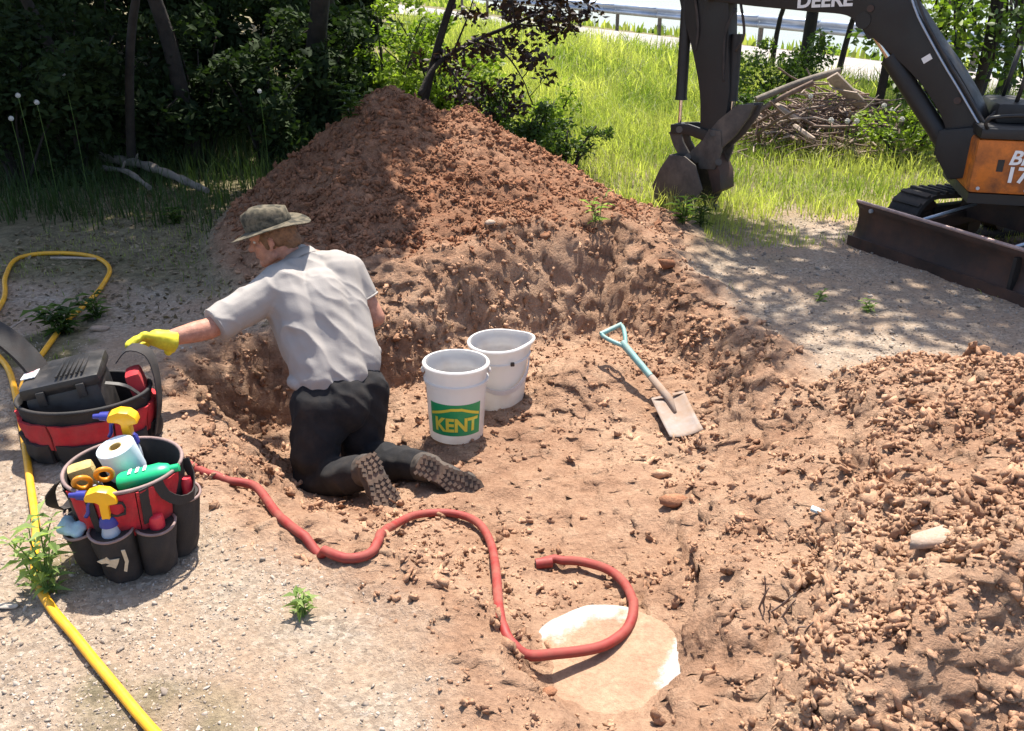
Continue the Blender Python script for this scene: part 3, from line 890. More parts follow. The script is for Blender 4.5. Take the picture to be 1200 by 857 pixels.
lab = patch('printed_label', FACE - R(60), FACE + R(50), .045, .205, .0012, 'green_print', kent)
def wrap_text(s, size, zc, ac, lift, mat, parent, xs=1.0, zs=1.0, bold=0.0):
    me = text_tris(s, size, bold)
    bm = bmesh.new(); bm.from_mesh(me)
    x0 = min(v.co.x for v in bm.verts); x1 = max(v.co.x for v in bm.verts)
    for k in range(1, 28):
        xx = x0 + (x1 - x0) * k / 28
        bmesh.ops.bisect_plane(bm, geom=bm.verts[:] + bm.edges[:] + bm.faces[:], plane_co=(xx, 0, 0), plane_no=(1, 0, 0))
    for v in bm.verts:
        z = zc + v.co.y * zs; q = cr(z) + lift; a = ac + v.co.x * xs / cr(.12)
        v.co = Vector((math.cos(a) * q, math.sin(a) * q, z))
    bm.to_mesh(me); bm.free(); me.materials.clear(); me.materials.append(M[mat])
    return link(bpy.data.objects.new('lettering', me), parent)
wrap_text('KENT', .083, .098, FACE - R(3), .0032, 'yellow_print', lab, 1.0, 1.12, .0032)
# the roof-like line above the letters
for (a0, z0_, a1, z1_) in ((-56, .150, -12, .183), (-12, .183, 8, .183), (8, .183, 46, .150)):
    mb = MB(); n = 14
    for dz in (0, .014):
        for i in range(n + 1):
            t = i / n; a = FACE + R(a0 + (a1 - a0) * t); z = z0_ + (z1_ - z0_) * t + dz - .008; q = cr(z) + .0032
            mb.v.append(Vector((math.cos(a) * q, math.sin(a) * q, z)))
    mb.f += [(i, i + 1, n + 2 + i, n + 1 + i) for i in range(n)]
    mb.build('roof_line', 'yellow_print', lab)
bail(kent, h, r1, .03, -1)
b2, h, r0, r1 = make_bucket(585, 474, -.335, 'plain white bucket with pouring lip and hanging handle behind the printed one', (1, -1), R(8), .98, True)
# moulded grip band that hangs in a loop round the front of the second bucket
pts = []
for i in range(33):
    a = R(-178) + R(176) * i / 32
    pts.append(Vector((math.cos(a) * (r1 + .010), math.sin(a) * (r1 + .012), h * .83 - math.sin(math.pi * i / 32) ** .8 * .16)))
g = MB()
for i, p in enumerate(pts):
    n = Vector((p.x, p.y, 0)).normalized()
    g.v += [p + Vector((0, 0, .013)), p + Vector((0, 0, -.013)), p + n * .006 + Vector((0, 0, -.013)), p + n * .006 + Vector((0, 0, .013))]
for i in range(len(pts) - 1):
    for k in range(4): g.f.append((i * 4 + k, i * 4 + (k + 1) % 4, i * 4 + 4 + (k + 1) % 4, i * 4 + 4 + k))
g.build('handle', 'white_plastic', b2, smooth='auto')
MB().box((.055, -.146, h * .80), (.02, .012, .02)).build('handle_clip', 'black_plastic', b2, bevel=.003)

# ================================================================ shovel
S0, S1 = PZ(716, 386, .03), PZ(783, 466, -.185)
S2 = PZ(815, 530, -.245)
root = empty('shovel', PG(800, 510)); tag(root, 'square-bladed shovel with teal grip leaning in the pit', 'shovel')
ax = (S1 - S0).normalized(); side = Vector((1, .05, 0)); side = (side - ax * side.dot(ax)).normalized(); up = side.cross(ax); up = up if up.z > 0 else -up
L = (S1 - S0).length
MB().tube([S0 + ax * .10, S0 + ax * (L * .70)], [.019, .017], 12).build('grip_sleeve', 'teal', root, world=True, smooth='auto')
MB().tube([S0 + ax * (L * .68), S1 + ax * .03], [.0145, .0145], 12).build('shaft', 'shaft', root, world=True, smooth='auto')
dg = MB()
dg.tube(spline([S0 + ax * .13, S0 + ax * .085 + side * .03, S0 + ax * .03 + side * .058, S0 + side * .06], .01), [.013] * 99 if 0 else .0115, 10)
dg.tube(spline([S0 + ax * .13, S0 + ax * .085 - side * .03, S0 + ax * .03 - side * .058, S0 - side * .06], .01), .0115, 10)
dg.tube([S0 - side * .066, S0 + side * .066], .0125, 10)
dg.build('d_handle', 'teal', root, world=True, smooth='auto')
bd = (S2 - S1); bl = .31; bd.normalize(); bs = (side - bd * side.dot(bd)).normalized(); bu = bs.cross(bd); bu = bu if bu.z > 0 else -bu
bl_mb = MB(); nu, nv = 10, 12
for j in range(nv + 1):
    for i in range(nu + 1):
        u = -1 + 2 * i / nu; t = j / nv
        w = .083 - .004 * t
        p = S1 + bd * (t * bl) + bs * (u * w) + bu * (.016 * u * u - .012 + .03 * (t - .5) ** 2)
        bl_mb.v.append(p)
for j in range(nv):
    for i in range(nu): a = j * (nu + 1) + i; bl_mb.f.append((a, a + 1, a + nu + 2, a + nu + 1))
o = bl_mb.build('blade', 'shovel_steel', root, world=True, smooth=True); bake(o, [('SOLIDIFY', dict(thickness=.004))])
MB().tube([S1 - ax * .14 + bu * .001, S1 + bd * .02 + bu * .004, S1 + bd * .12 - bu * .004], [.018, .02, .008], 12).build('socket', 'shovel_steel', root, world=True, smooth=True)
for s in (-1, 1): MB().box(S1 + bs * (s * .052) + bu * .012, (.058, .018, .004), Matrix((bs, bd, bu)).transposed()).build('step', 'shovel_steel', root, world=True)

# ================================================================ hoses
def lay(pix, rad, step=.025, lift=0.0, zs=None, win=5):
    pts = []
    for q in pix:
        p = PG(q[0], q[1]); 
        if len(q) > 2: p = PZ(q[0], q[1], p.z + q[2]); p.z = p.z
        pts.append(p)
    sp = spline(pts, step)
    x = np.array([p.x for p in sp]); y = np.array([p.y for p in sp]); z = heights(x, y)['z']; zi = np.array([p.z for p in sp])
    z = np.maximum(z, zi - .02) if lift else z
    if win > 5:
        sm = lambda a: np.r_[a[:3], np.convolve(a, np.ones(7) / 7, 'valid'), a[-3:]]
        x, y = sm(x), sm(y); z = heights(x, y)['z']
    rl = np.hypot(x - LID.x, y - LID.y); z = np.maximum(z, np.where(rl < .285, LID.z + .020 + .055 * (x - LID.x), -9))
    k = win; zz = np.array([max(z[max(0, i - 2):i + 3]) for i in range(len(z))]); zz = np.convolve(np.pad(zz, k, mode='edge'), np.ones(2 * k + 1) / (2 * k + 1), 'valid')
    zz = np.maximum(zz, z - rad * .5)
    return [Vector((a, b, c + rad * .92)) for a, b, c in zip(x, y, zz)]
HR = .0158
red = lay([(200, 540), (230, 552), (262, 566), (300, 588), (335, 615), (364, 640), (392, 660), (418, 667), (440, 652), (462, 628), (490, 611), (525, 605), (556, 615), (574, 640), (581, 680), (585, 722), (594, 752), (616, 775), (650, 786),
          (685, 784), (716, 770), (737, 748), (743, 722), (733, 696), (710, 676), (680, 666), (650, 664), (629, 666)], HR, win=9)
ba, bb = PG(362, 638), PG(412, 667)
for q in red:                                         # soil has slid over it at the pit edge
    u = (q.x - ba.x) / (bb.x - ba.x)
    if 0 < u < 1 and q.y > 2.2: q.z -= .042 * math.sin(math.pi * u) ** .7
ro = empty('red_hose', red[len(red) // 2] - Vector((0, 0, HR))); tag(ro, 'thick red rubber hose snaking from tool bag to a curl over the lid', 'hose')
MB().tube(red, HR, 14).build('hose_tube', 'hose_red', ro, world=True, smooth='auto')
e = red[-1]; d = (red[-1] - red[-4]).normalized()
MB().tube([e - d * .055, e + d * .004], HR + .0035, 14).build('end_cuff', 'hose_red', ro, world=True, smooth='auto')
MB().tube([e + d * .0045, e + d * .006], HR * .62, 14).build('bore_shade', 'black_plastic', ro, world=True)  # black disc on the closed end, painted shade of the hollow
YR = .0135
yel = lay([(230, 915), (175, 857), (130, 803), (90, 752), (62, 718), (47, 690), (42, 660), (44, 625), (38, 580), (31, 530), (22, 480), (10, 435), (-14, 405), (-12, 382), (6, 352), (7, 328), (18, 309), (45, 300), (85, 300), (115, 305),
           (129, 318), (122, 337), (98, 363), (75, 385), (56, 410), (38, 436), (27, 458), (27, 485), (32, 510), (46, 527), (72, 535)], YR)
yo = empty('yellow_hose', yel[len(yel) // 2] - Vector((0, 0, YR))); tag(yo, 'long yellow rubber hose looping round the tool case at left', 'hose')
MB().tube(yel, YR, 12).build('hose_tube', 'hose_yellow', yo, world=True, smooth='auto')
e = yel[-1]; d = (yel[-1] - yel[-4]).normalized()
MB().tube([e - d * .03, e + d * .004], YR + .002, 12).build('end_cuff', 'hose_yellow', yo, world=True, smooth='auto')

# ================================================================ tool bags
def wall_panel(rp, a0, a1, z0, z1, off, thick, n=16, m=6, bulge=0.0, sx=1.0, sy=1.0, top_dip=0.0):
    """curved slab that follows a round bag; rp(z) gives the bag's radius"""
    mb = MB(); k = n + 1
    for lay_ in (0, 1):
        for j in range(m + 1):
            for i in range(n + 1):
                u = i / n; t = j / m; a = a0 + (a1 - a0) * u
                z = z0 + (z1 - z0 - top_dip * math.sin(math.pi * u)) * t
                q = rp(z) + off + (thick + bulge * math.sin(math.pi * u) ** .6 * (.55 + .45 * math.sin(math.pi * (.15 + .7 * t)))) * lay_
                q += .004 * math.sin(9 * a + 31 * z) * t + .003 * math.sin(23 * a - 47 * z)
                mb.v.append(Vector((math.cos(a) * q * sx, math.sin(a) * q * sy, z)))
    o = k * (m + 1)
    for j in range(m):
        for i in range(n):
            a = j * k + i
            mb.f.append((a, a + k, a + k + 1, a + 1)); mb.f.append((o + a, o + a + 1, o + a + k + 1, o + a + k))
    for i in range(n):
        mb.f.append((i, i + 1, o + i + 1, o + i)); b = m * k + i; mb.f.append((b, o + b, o + b + 1, b + 1))
    for j in range(m):
        a = j * k; mb.f.append((a, o + a, o + a + k, a + k)); b = j * k + n; mb.f.append((b, b + k, o + b + k, o + b))
    return mb
def arc_tube(rp, a0, a1, z, off, rad, n=20, dip=0.0, sx=1.0, sy=1.0, bul=0.0):
    return MB().tube([Vector((math.cos(a) * (rp(z) + off + bul * math.sin(math.pi * i / n) ** .6) * sx, math.sin(a) * (rp(z) + off + bul * math.sin(math.pi * i / n) ** .6) * sy, z - dip * math.sin(math.pi * i / n)))
                      for i in range(n + 1) for a in [a0 + (a1 - a0) * i / n]], rad, 6)
p = PZ(166, 645, 0)
zb = gz(p.x, p.y)
bag = empty('tool_bag', (p.x, p.y, zb)); tag(bag, 'round red and black pocketed tool bag full of bottles in front', 'tool bag', 'red and black tool bags')
BH = .31
brp = lambda z: .122 + .046 * (z / BH)
mb = MB().lathe([(.0001, .0), (.112, .0), (.124, .012), (brp(BH), BH), (brp(BH) + .003, BH + .004), (brp(BH) - .006, BH + .003), (.118, .02), (.0001, .012)], 40)
mb.build('inner_bucket', 'black_cloth', bag, smooth='auto', weld=True)
D = R
for (a0, a1) in ((-128, -100), (-99, -58), (-57, -10), (60, 105), (106, 160)):
    wall_panel(brp, D(a0), D(a1), .15, BH - .002, .003, .005, 12).build('red_panel', 'red_cloth', bag, smooth='auto')
for (a0, a1) in ((-9, 20), (161, 228)):
    wall_panel(brp, D(a0), D(a1), .06, BH - .002, .003, .005, 10).build('black_panel', 'black_cloth', bag, smooth='auto')
pockets = [(-150, -112, .165), (-111, -66, .185), (-64, -22, .175), (-20, 24, .215), (30, 75, .17), (80, 140, .17), (150, 205, .17)]
for (a0, a1, zt) in pockets:
    pk = wall_panel(brp, D(a0), D(a1), .004, zt, .004, .012, 14, 6, .045, top_dip=.012).build('pocket', 'black_cloth', bag, smooth='auto')
    arc_tube(brp, D(a0), D(a1), zt + .001, .014, .0045, 16, .012, bul=.045).build('pocket_piping', 'piping', pk, smooth=True)
arc_tube(brp, 0, 2 * math.pi, BH + .004, 0, .006, 48).build('rim_piping', 'piping', bag, smooth=True)
# emblem on the middle pocket
def on_pocket(a, z, off=.066): q = brp(z) + off; return Vector((math.cos(a) * q, math.sin(a) * q, z))
em = MB(); Ac = D(-90)
shape = [(-.034, .014), (-.012, .026), (.0, .034), (.006, .022), (.034, .026), (.026, .006), (.016, -.012), (.004, -.004), (-.010, -.002), (.002, .006), (-.008, .010), (-.022, .006)]
em.v = [on_pocket(Ac + x_ / .20, .088 + z_, .0645) for (x_, z_) in shape]; em.f = [tuple(range(len(shape)))]
o = em.build('emblem', 'print_beige', bag); bake(o, [('SOLIDIFY', dict(thickness=.003))])
em = MB(); em.v = [on_pocket(D(-76) + x_ / .20, .10 + z_, .062) for (x_, z_) in [(-.004, -.04), (.008, .0), (.006, .045), (-.004, .045), (-.002, .0), (-.012, -.035)]]; em.f = [tuple(range(6))]
o = em.build('emblem', 'print_beige', bag); bake(o, [('SOLIDIFY', dict(thickness=.003))])
# carrying straps: flat bands looped over both sides
def strap(pts, w, mat, parent, name='strap', wdir=None, th=.004):
    sp = spline(pts, .02); mb = MB()
    for i, q in enumerate(sp):
        d = (sp[min(i + 1, len(sp) - 1)] - sp[max(i - 1, 0)]).normalized()
        wd = Vector(wdir) if wdir is not None else d.cross(Vector((0, 0, 1))).normalized()
        wd = (wd - d * wd.dot(d)).normalized(); nn = d.cross(wd) * th / 2
        mb.v += [q - wd * w / 2 - nn, q + wd * w / 2 - nn, q + wd * w / 2 + nn, q - wd * w / 2 + nn]
    for i in range(len(sp) - 1):
        for k in range(4): mb.f.append((i * 4 + k, i * 4 + (k + 1) % 4, i * 4 + 4 + (k + 1) % 4, i * 4 + 4 + k))
    mb.f += [(3, 2, 1, 0), tuple(len(mb.v) - 4 + k for k in range(4))]
    return mb.build(name, mat, parent, smooth='auto')
rq = lambda a, z, o: Vector((math.cos(D(a)) * (brp(z) + o), math.sin(D(a)) * (brp(z) + o), z))
strap([rq(-150, .31, .01), rq(-158, .26, .05), rq(-165, .20, .065), rq(-176, .17, .05), rq(168, .22, .02), rq(165, .30, .006)], .032, 'black_cloth', bag)
strap([rq(-36, .318, .009), rq(-32, .27, .022), rq(-22, .235, .045), rq(-8, .225, .055), rq(4, .25, .040), rq(10, .318, .009)], .03, 'black_cloth', bag, 'strap', (.1, .1, 1))
strap([rq(-50, BH + .004, .008), rq(-50, .26, .012), rq(-50, .19, .012)], .028, 'black_cloth', bag, 'webbing', (.6, .77, 0))
strap([rq(-100, BH, .010), rq(-100, .25, .013), rq(-100, .18, .012)], .022, 'black_cloth', bag, 'webbing', (1, 0, 0))
strap([rq(-84, .285, .012), rq(-70, .285, .013), rq(-70, .245, .013), rq(-84, .245, .012), rq(-84, .285, .012)], .008, 'black_cloth', bag, 'loop_stitching', (0, 0, 1))
BAG = Vector((p.x, p.y, zb))
# things carried in the bag
def spray(base, rz, label, lean=(0, 0), body=True):
    root = empty('spray_bottle', base, rz); root.rotation_euler = (R(lean[0]), R(lean[1]), rz); tag(root, label, 'spray bottle', 'yellow trigger spray bottles')
    MB().lathe([(.0001, 0), (.024, 0), (.027, .006), (.027, .11), (.026, .13), (.02, .155), (.014, .165), (.0001, .165)], 20).build('bottle', 'bottle_clear', root, smooth='auto')
    MB().lathe([(.0001, .160), (.027, .160), (.025, .178), (.018, .190), (.0001, .190)], 20).build('collar', 'blue_plastic', root, smooth='auto')
    hp = [(-.012, .186), (.012, .186), (.013, .235), (.040, .240), (.036, .262), (.018, .280), (-.012, .286), (-.040, .276), (-.050, .262), (-.048, .250), (-.020, .246), (-.012, .240)]
    MB().prism(hp, .036, (0, 0, 0), Vector((1, 0, 0)), Vector((0, 0, 1)), Vector((0, 1, 0))).build('trigger_head', 'yellow_plastic', root, bevel=.008)
    MB().tube([(-.046, 0, .263), (-.072, 0, .265)], [.015, .013], 12).tube([(-.072, 0, .265), (-.092, 0, .266)], [.009, .007], 10).build('nozzle', 'blue_plastic', root, smooth='auto')
    MB().tube(spline([(-.030, 0, .250), (-.046, 0, .232), (-.050, 0, .205), (-.060, 0, .188)], .01), .006, 8).build('trigger', 'blue_plastic', root, smooth=True)
    return root
spray(BAG + rq(-90, .02, .029) + Vector((0, 0, .03)), R(8), 'spray bottle with yellow trigger in the front pocket of the tool bag', (3, 2)).scale = (1.0, 1.0, 1.0)
spray(BAG + Vector((-.028, .135, .165)), R(8), 'spray bottle with yellow trigger standing behind the paper roll', (4, 0)).scale = (1, 1.2, .98)
t = BAG + Vector((-.012, .045, .265)); rot = Euler((R(12), R(-6), 0)).to_matrix()
o = MB().lathe([(.021, .0), (.056, .0), (.057, .003), (.057, .098), (.055, .10), (.022, .10), (.020, .097), (.020, .003), (.021, 0)], 32).build('paper_roll', 'paper', None, smooth='auto')
o.location = t; o.rotation_euler = (R(10), R(-10), 0); tag(o, 'pale blue white paper roll sticking up in the tool bag', 'paper roll')
MB().lathe([(.0205, .002), (.0205, .0985), (.018, .0985), (.018, .002), (.0205, .002)], 20).build('core', 'sponge', o)
root = empty('detergent_bottle', BAG + Vector((.075, -.045, BH - .01)), R(0)); root.rotation_euler = (0, R(80), R(12)); tag(root, 'bright green flat bottle lying across the rim of the tool bag', 'bottle')
MB().lathe([(.0001, -.07), (.03, -.07), (.036, -.06), (.036, .05), (.026, .075), (.012, .085), (.0001, .085)], 20, sx=.72).build('bottle', 'green_plastic', root, smooth='auto')
MB().lathe([(.0001, .083), (.013, .083), (.012, .108), (.0001, .11)], 14).build('cap', 'green_plastic', root, smooth='auto')
for k in range(3): MB().box((-.0262, .0, -.03 + k * .022), (.001, .030, .009)).build('white_lettering', 'white_print', root)
root = empty('scissors', BAG + Vector((-.04, -.10, BH + .005))); root.rotation_euler = (R(35), R(-12), R(25)); tag(root, 'orange handled scissors sticking out of the tool bag rim', 'scissors')
for s, dx in ((-1, -.030), (1, .032)):
    MB().tube([Vector((dx + math.cos(a) * .021, 0, .022 + math.sin(a) * .036)) for a in np.linspace(0, 2 * math.pi, 25)], .0075, 8, cap=False).build('finger_loop', 'orange_plastic', root, smooth=True)
    MB().prism([(s * .004, -.012), (s * .012, -.012), (s * .004, -.10)], .004, (0, s * .003, 0), Vector((1, 0, 0)), Vector((0, 0, 1)), Vector((0, 1, 0))).build('blade', 'steel', root)
o = MB().box((0, 0, 0), (.075, .05, .09)).build('sponge', 'sponge', None, bevel=.016); o.location = BAG + Vector((-.115, -.02, BH - .025)); o.rotation_euler = (R(8), R(-10), R(20)); tag(o, 'tan sponge tucked inside the left rim of the tool bag', 'sponge')
root = empty('small_bottle', BAG + rq(-42, .06, .030)); tag(root, 'small bright red capped bottle in the front right pocket', 'bottle')
MB().lathe([(.0001, 0), (.022, 0), (.024, .005), (.024, .085), (.022, .10), (.0001, .10)], 18).build('bottle', 'red_plastic', root, smooth='auto')
MB().lathe([(.0001, .10), (.0225, .10), (.0235, .125), (.021, .142), (.014, .147), (.0001, .148)], 18).build('cap', 'red_plastic', root, smooth='auto')
rg = MB(); r_ = np.random.default_rng(2)
for k in range(7): rg.ball((r_.uniform(-.05, .05), r_.uniform(-.02, .02), r_.uniform(-.008, .02)), (.026, .02, .016), 8)
o = empty('rag', BAG + rq(-132, .168, .032)); tag(o, 'crumpled pale blue rag in the left pocket of the tool bag', 'rag'); o.rotation_euler = (0, 0, R(-40))
m_ = rg.build('cloth', 'pale_blue', o, smooth=True); bake(m_, [('REMESH', dict(mode='VOXEL', voxel_size=.005)), ('SMOOTH', dict(iterations=3))])
m_.data.polygons.foreach_set('use_smooth', np.ones(len(m_.data.polygons), bool))
root = empty('small_bottle', BAG + rq(2, .16, .035)); tag(root, 'pinkish red capped tube in the right side pocket by the hose', 'bottle')
MB().lathe([(.0001, 0), (.017, 0), (.018, .09), (.014, .105), (.0001, .106)], 16).build('bottle', 'red_plastic', root, smooth='auto')

# the second, wide bag behind with a black tool case dropped into it
p = PZ(113, 520, 0); zb = gz(p.x, p.y)
bag2 = empty('tool_bag', (p.x, p.y, zb), R(14)); tag(bag2, 'wide red and black open tool bag behind, holding a black case', 'tool bag', 'red and black tool bags')
B2H = .215; bp2 = lambda z: .205 + .035 * (z / B2H)
SX, SY = 1.0, .78
MB().lathe([(.0001, 0), (.195, 0), (.207, .012), (bp2(B2H), B2H), (bp2(B2H) - .012, B2H + .003), (.195, .02), (.0001, .014)], 40, sx=SX, sy=SY).build('inner_tub', 'black_cloth', bag2, smooth='auto', weld=True)
for (a0, a1) in ((-160, -118), (-116, -62), (-60, -22), (-20, 30), (35, 90), (92, 150), (152, 198)):
    wall_panel(bp2, D(a0), D(a1), .06, .168, .003, .008, 12, 4, .010, SX, SY).build('red_panel', 'red_cloth', bag2, smooth='auto')
    pk = wall_panel(bp2, D(a0 + 3), D(a1 - 3), .004, .085, .006, .014, 12, 4, .022, SX, SY).build('pocket', 'black_cloth', bag2, smooth='auto')
arc_tube(bp2, 0, 2 * math.pi, B2H + .002, -.004, .008, 48, sx=SX, sy=SY).build('rim_piping', 'black_cloth', bag2, smooth=True)
# tall black side sleeve at the right with a red lining
strap([Vector((.235, -.04, .03)), Vector((.262, -.02, .15)), Vector((.262, .02, .27)), Vector((.235, .06, .335)), Vector((.17, .085, .35)), Vector((.12, .09, .30))], .075, 'black_cloth', bag2, 'side_strap', (.1, 1, 0))
strap([Vector((.22, -.07, .20)), Vector((.17, -.09, .265)), Vector((.10, -.09, .285))], .018, 'black_plastic', bag2, 'webbing', (0, 1, .2))
MB().box((.19, .02, .22), (.06, .11, .13), Euler((0, R(-12), R(6))).to_matrix()).build('red_lining', 'red_cloth', bag2, bevel=.02)
case = empty('tool_case', (p.x - .045, p.y + .01, zb + .13), R(16)); case.rotation_euler = (R(-3), R(-8), R(16)); tag(case, 'scuffed black tool case sitting in the rear tool bag', 'tool case')
MB().box((0, 0, .035), (.27, .22, .20)).build('case_body', 'black_plastic', case, bevel=.03)
ld = MB().box((0, .01, .155), (.285, .245, .05), Euler((R(5), 0, 0)).to_matrix()).build('case_lid', 'black_plastic', case, bevel=.02)
for k in range(6): MB().box((.045 + k * .018 - .05, .0, .183), (.008, .19, .008)).build('lid_rib', 'black_plastic', ld, bevel=.002)
for s in (-1, 1): MB().box((s * .07, -.118, .12), (.03, .012, .055)).build('latch', 'black_plastic', case, bevel=.004)
MB().tube(spline([(-.06, -.115, .03), (-.055, -.145, .03), (.055, -.145, .03), (.06, -.115, .03)], .01), .009, 8).build('handle', 'black_plastic', case, smooth=True)
st = MB().box((-.118, .02, .183), (.05, .10, .004)).build('sticker', 'white_print', case)
for k in range(4): MB().box((-.118, -.012 + k * .021, .1858), (.036, .009, .0015)).build('sticker_stripe', 'pink_print', st)
# the stiff black flap standing off to the left
fl = empty('bag_flap', PZ(28, 455, .16)); tag(fl, 'stiff black padded strap arching at the left edge behind the yellow hose', 'strap')
strap([PT(62, 462, 3.30) - fl.location, PT(40, 428, 3.28) - fl.location, PT(14, 402, 3.27) - fl.location, PT(-15, 384, 3.27) - fl.location, PT(-60, 372, 3.3) - fl.location, PT(-110, 420, 3.3) - fl.location, PT(-115, 470, 3.3) - fl.location],
      .085, 'black_cloth', fl, 'padded_band', (.25, .9, .35), .02)
sc_ = PG(86, 305); o = MB().tube([sc_ + Vector((-.15, .01, .012)), sc_ + Vector((.0, 0, .014)), sc_ + Vector((.16, -.012, .012))], [.008, .009, .007], 8).build('stick', 'twig_pale', None, smooth=True); tag(o, 'straight pale peeled stick inside the yellow hose loop', 'stick')
a_, b_ = PG(18, 402), PG(52, 362); o = MB().tube([a_ + Vector((0, 0, .08)), b_ + Vector((0, 0, .012))], [.006, .004], 6).build('stick', 'twig_pale', None, smooth=True); tag(o, 'thin slanting dry stick beside the black strap', 'stick')

# ================================================================ the kneeling person
man = empty('person', PZ(395, 575, -.43))
tag(man, 'person kneeling in the pit, grey shirt, black trousers, olive hat and yellow glove', 'person')
def J(px, py, t): return PT(px, py, t)
pelv = J(397, 468, 3.86); hipL, hipR = J(374, 474, 3.82), J(424, 458, 3.95)
chest = J(370, 350, 3.92); neck0 = J(356, 304, 3.95); neck1 = J(338, 296, 3.92)
shL, shR = J(318, 342, 3.80), J(408, 318, 4.04)
elL, wrL = J(246, 385, 3.64), J(193, 398, 3.54)
elR, wrR = J(440, 372, 4.10), J(375, 398, 4.32)
knL, knR = J(366, 562, 3.88), J(424, 536, 4.04)
toeL, heelL = J(466, 612, 3.50), J(428, 534, 3.54)
toeR, heelR = J(566, 581, 3.58), J(490, 542, 3.58)
def _fit(heel, toe, nrm):
    d = (toe - heel).normalized(); n = (nrm - d * nrm.dot(d)).normalized(); return n, heel + d * .055 - n * .125
nrL, anL = _fit(heelL, toeL, Vector((.35, -.80, .48)))
nrR, anR = _fit(heelR, toeR, Vector((.10, -.86, .50)))
# head frame
hf = Vector((-.97, -.10, -.20)).normalized(); hu = Vector((-.10, .05, 1)); hu = (hu - hf * hu.dot(hf)).normalized(); hs = hu.cross(hf)   # hs: his left
hc = J(319, 281, 3.90)
HR_ = Matrix((hf, hs, hu)).transposed()
def hp(a, b, c): return hc + hf * a + hs * b + hu * c
body = MB()
body.ball(hp(-.012, 0, .035), (.098, .076, .088), 20, HR_)
body.ball(hp(.030, 0, -.030), (.062, .058, .075), 18, HR_)
body.caps(hp(.045, .0, -.075), hp(.062, 0, -.092), .034, .026)                 # chin
body.caps(hp(.0, .046, -.062), hp(.045, .022, -.088), .022, .022); body.caps(hp(.0, -.046, -.062), hp(.045, -.022, -.088), .022, .022)
body.caps(hp(.078, 0, .018), hp(.106, 0, -.022), .011, .015)                    # nose
for s in (-1, 1): body.ball(hp(.097, s * .011, -.026), (.009, .008, .007), 10, HR_)
body.caps(hp(.080, -.034, .030), hp(.080, .034, .030), .013, .013)              # brow
body.caps(hp(.083, -.018, -.052), hp(.083, .018, -.052), .0085, .0085)          # lips
body.caps(hp(.082, -.014, -.062), hp(.082, .014, -.062), .008, .008)
for s in (-1, 1):
    body.caps(hp(-.008, s * .080, .012), hp(-.002, s * .079, -.030), .012, .008)  # ears
    body.caps(hp(-.014, s * .082, .016), hp(-.018, s * .080, -.012), .007, .006)
    body.ball(hp(.058, s * .038, -.012), (.022, .02, .018), 10, HR_)            # cheekbones
body.caps(hp(-.03, 0, -.05), neck0, .054, .062)
body.caps(neck0, chest, .07, .12); body.caps(chest, pelv, .13, .12)
body.caps(neck0, shL, .06, .06); body.caps(neck0, shR, .06, .06)
def limb(mb, pts, rad):
    for i in range(len(pts) - 1): mb.caps(pts[i], pts[i + 1], rad[i], rad[i + 1])
midL = elL.lerp(wrL, .3)
limb(body, [shL, elL, midL, wrL], [.062, .046, .046, .031])
limb(body, [shR, elR, elR.lerp(wrR, .3), wrR], [.060, .046, .045, .031])
limb(body, [hipL, knL, anL], [.085, .06, .045]); limb(body, [hipR, knR, anR], [.085, .06, .045])
# both hands (the right one is out of sight in front of the body)
def hand(mb, w, d, pdir, n, thumb, fat=1.0, curl=.55):
    """palm and five fingers; d along the hand, n = towards the palm, thumb = thumb side"""
    d = d.normalized(); th = (thumb - d * thumb.dot(d)).normalized(); n = d.cross(th); n = n if n.dot(pdir) > 0 else -n
    pc = w + d * .045
    for k in (-.028, -.010, .010, .028): mb.caps(w + d * .012 + th * k * .7, w + d * .085 + th * k, .0145 * fat, .0135 * fat, 10, 4)
    for k, ln, c in ((.030, .068, .8), (.010, .076, .9), (-.010, .070, 1.0), (-.029, .056, 1.1)):
        p0 = w + d * .085 + th * k; ang = curl * c; q = p0; dd = d.copy()
        for seg, fr in enumerate((.46, .31, .23)):
            dd = (dd * math.cos(ang) + n * math.sin(ang)).normalized(); m_ = n - dd * n.dot(dd)
            q2 = q + dd * ln * fr; mb.caps(q, q2, (.0100 - .0008 * seg) * fat, (.0092 - .0008 * seg) * fat, 9, 3); q = q2; ang *= .9
    b0 = w + d * .025 + th * .030; b1 = b0 + (th * .6 + d * .55 + n * .35).normalized() * .04; b2 = b1 + (d * .85 + n * .45 + th * .1).normalized() * .032
    mb.caps(b0, b1, .013 * fat, .0115 * fat, 9, 3); mb.caps(b1, b2, .0115 * fat, .0095 * fat, 9, 3)
dirL = (PT(158, 393, 3.47) - wrL).normalized()
hand(body, wrL, dirL, Vector((0, 0, -1)), Vector((0, 0, -1)), Vector((.15, .75, -.5)), .92)
hand(body, wrR, (wrR - elR).normalized(), Vector((0, 0, -1)), Vector((0, 0, -1)), Vector((0, 0, 1)), .95)
fuse(body, 'body', 'skin', man, .0055, 4)
# glove over the left hand with a flared cuff
gl = MB(); hand(gl, wrL, dirL, Vector((0, 0, -1)), Vector((0, 0, -1)), Vector((.15, .75, -.5)), 1.30)
gl.caps(wrL - dirL * .045, wrL + dirL * .03, .050, .038, 14, 4, flat0=True)
gl.caps(wrL - dirL * .02 - Vector((0, 0, .03)), wrL - dirL * .005 - Vector((0, 0, .055)), .022, .016)
fuse(gl, 'glove', 'glove', man, .0045, 4, .0018, 28, 3)
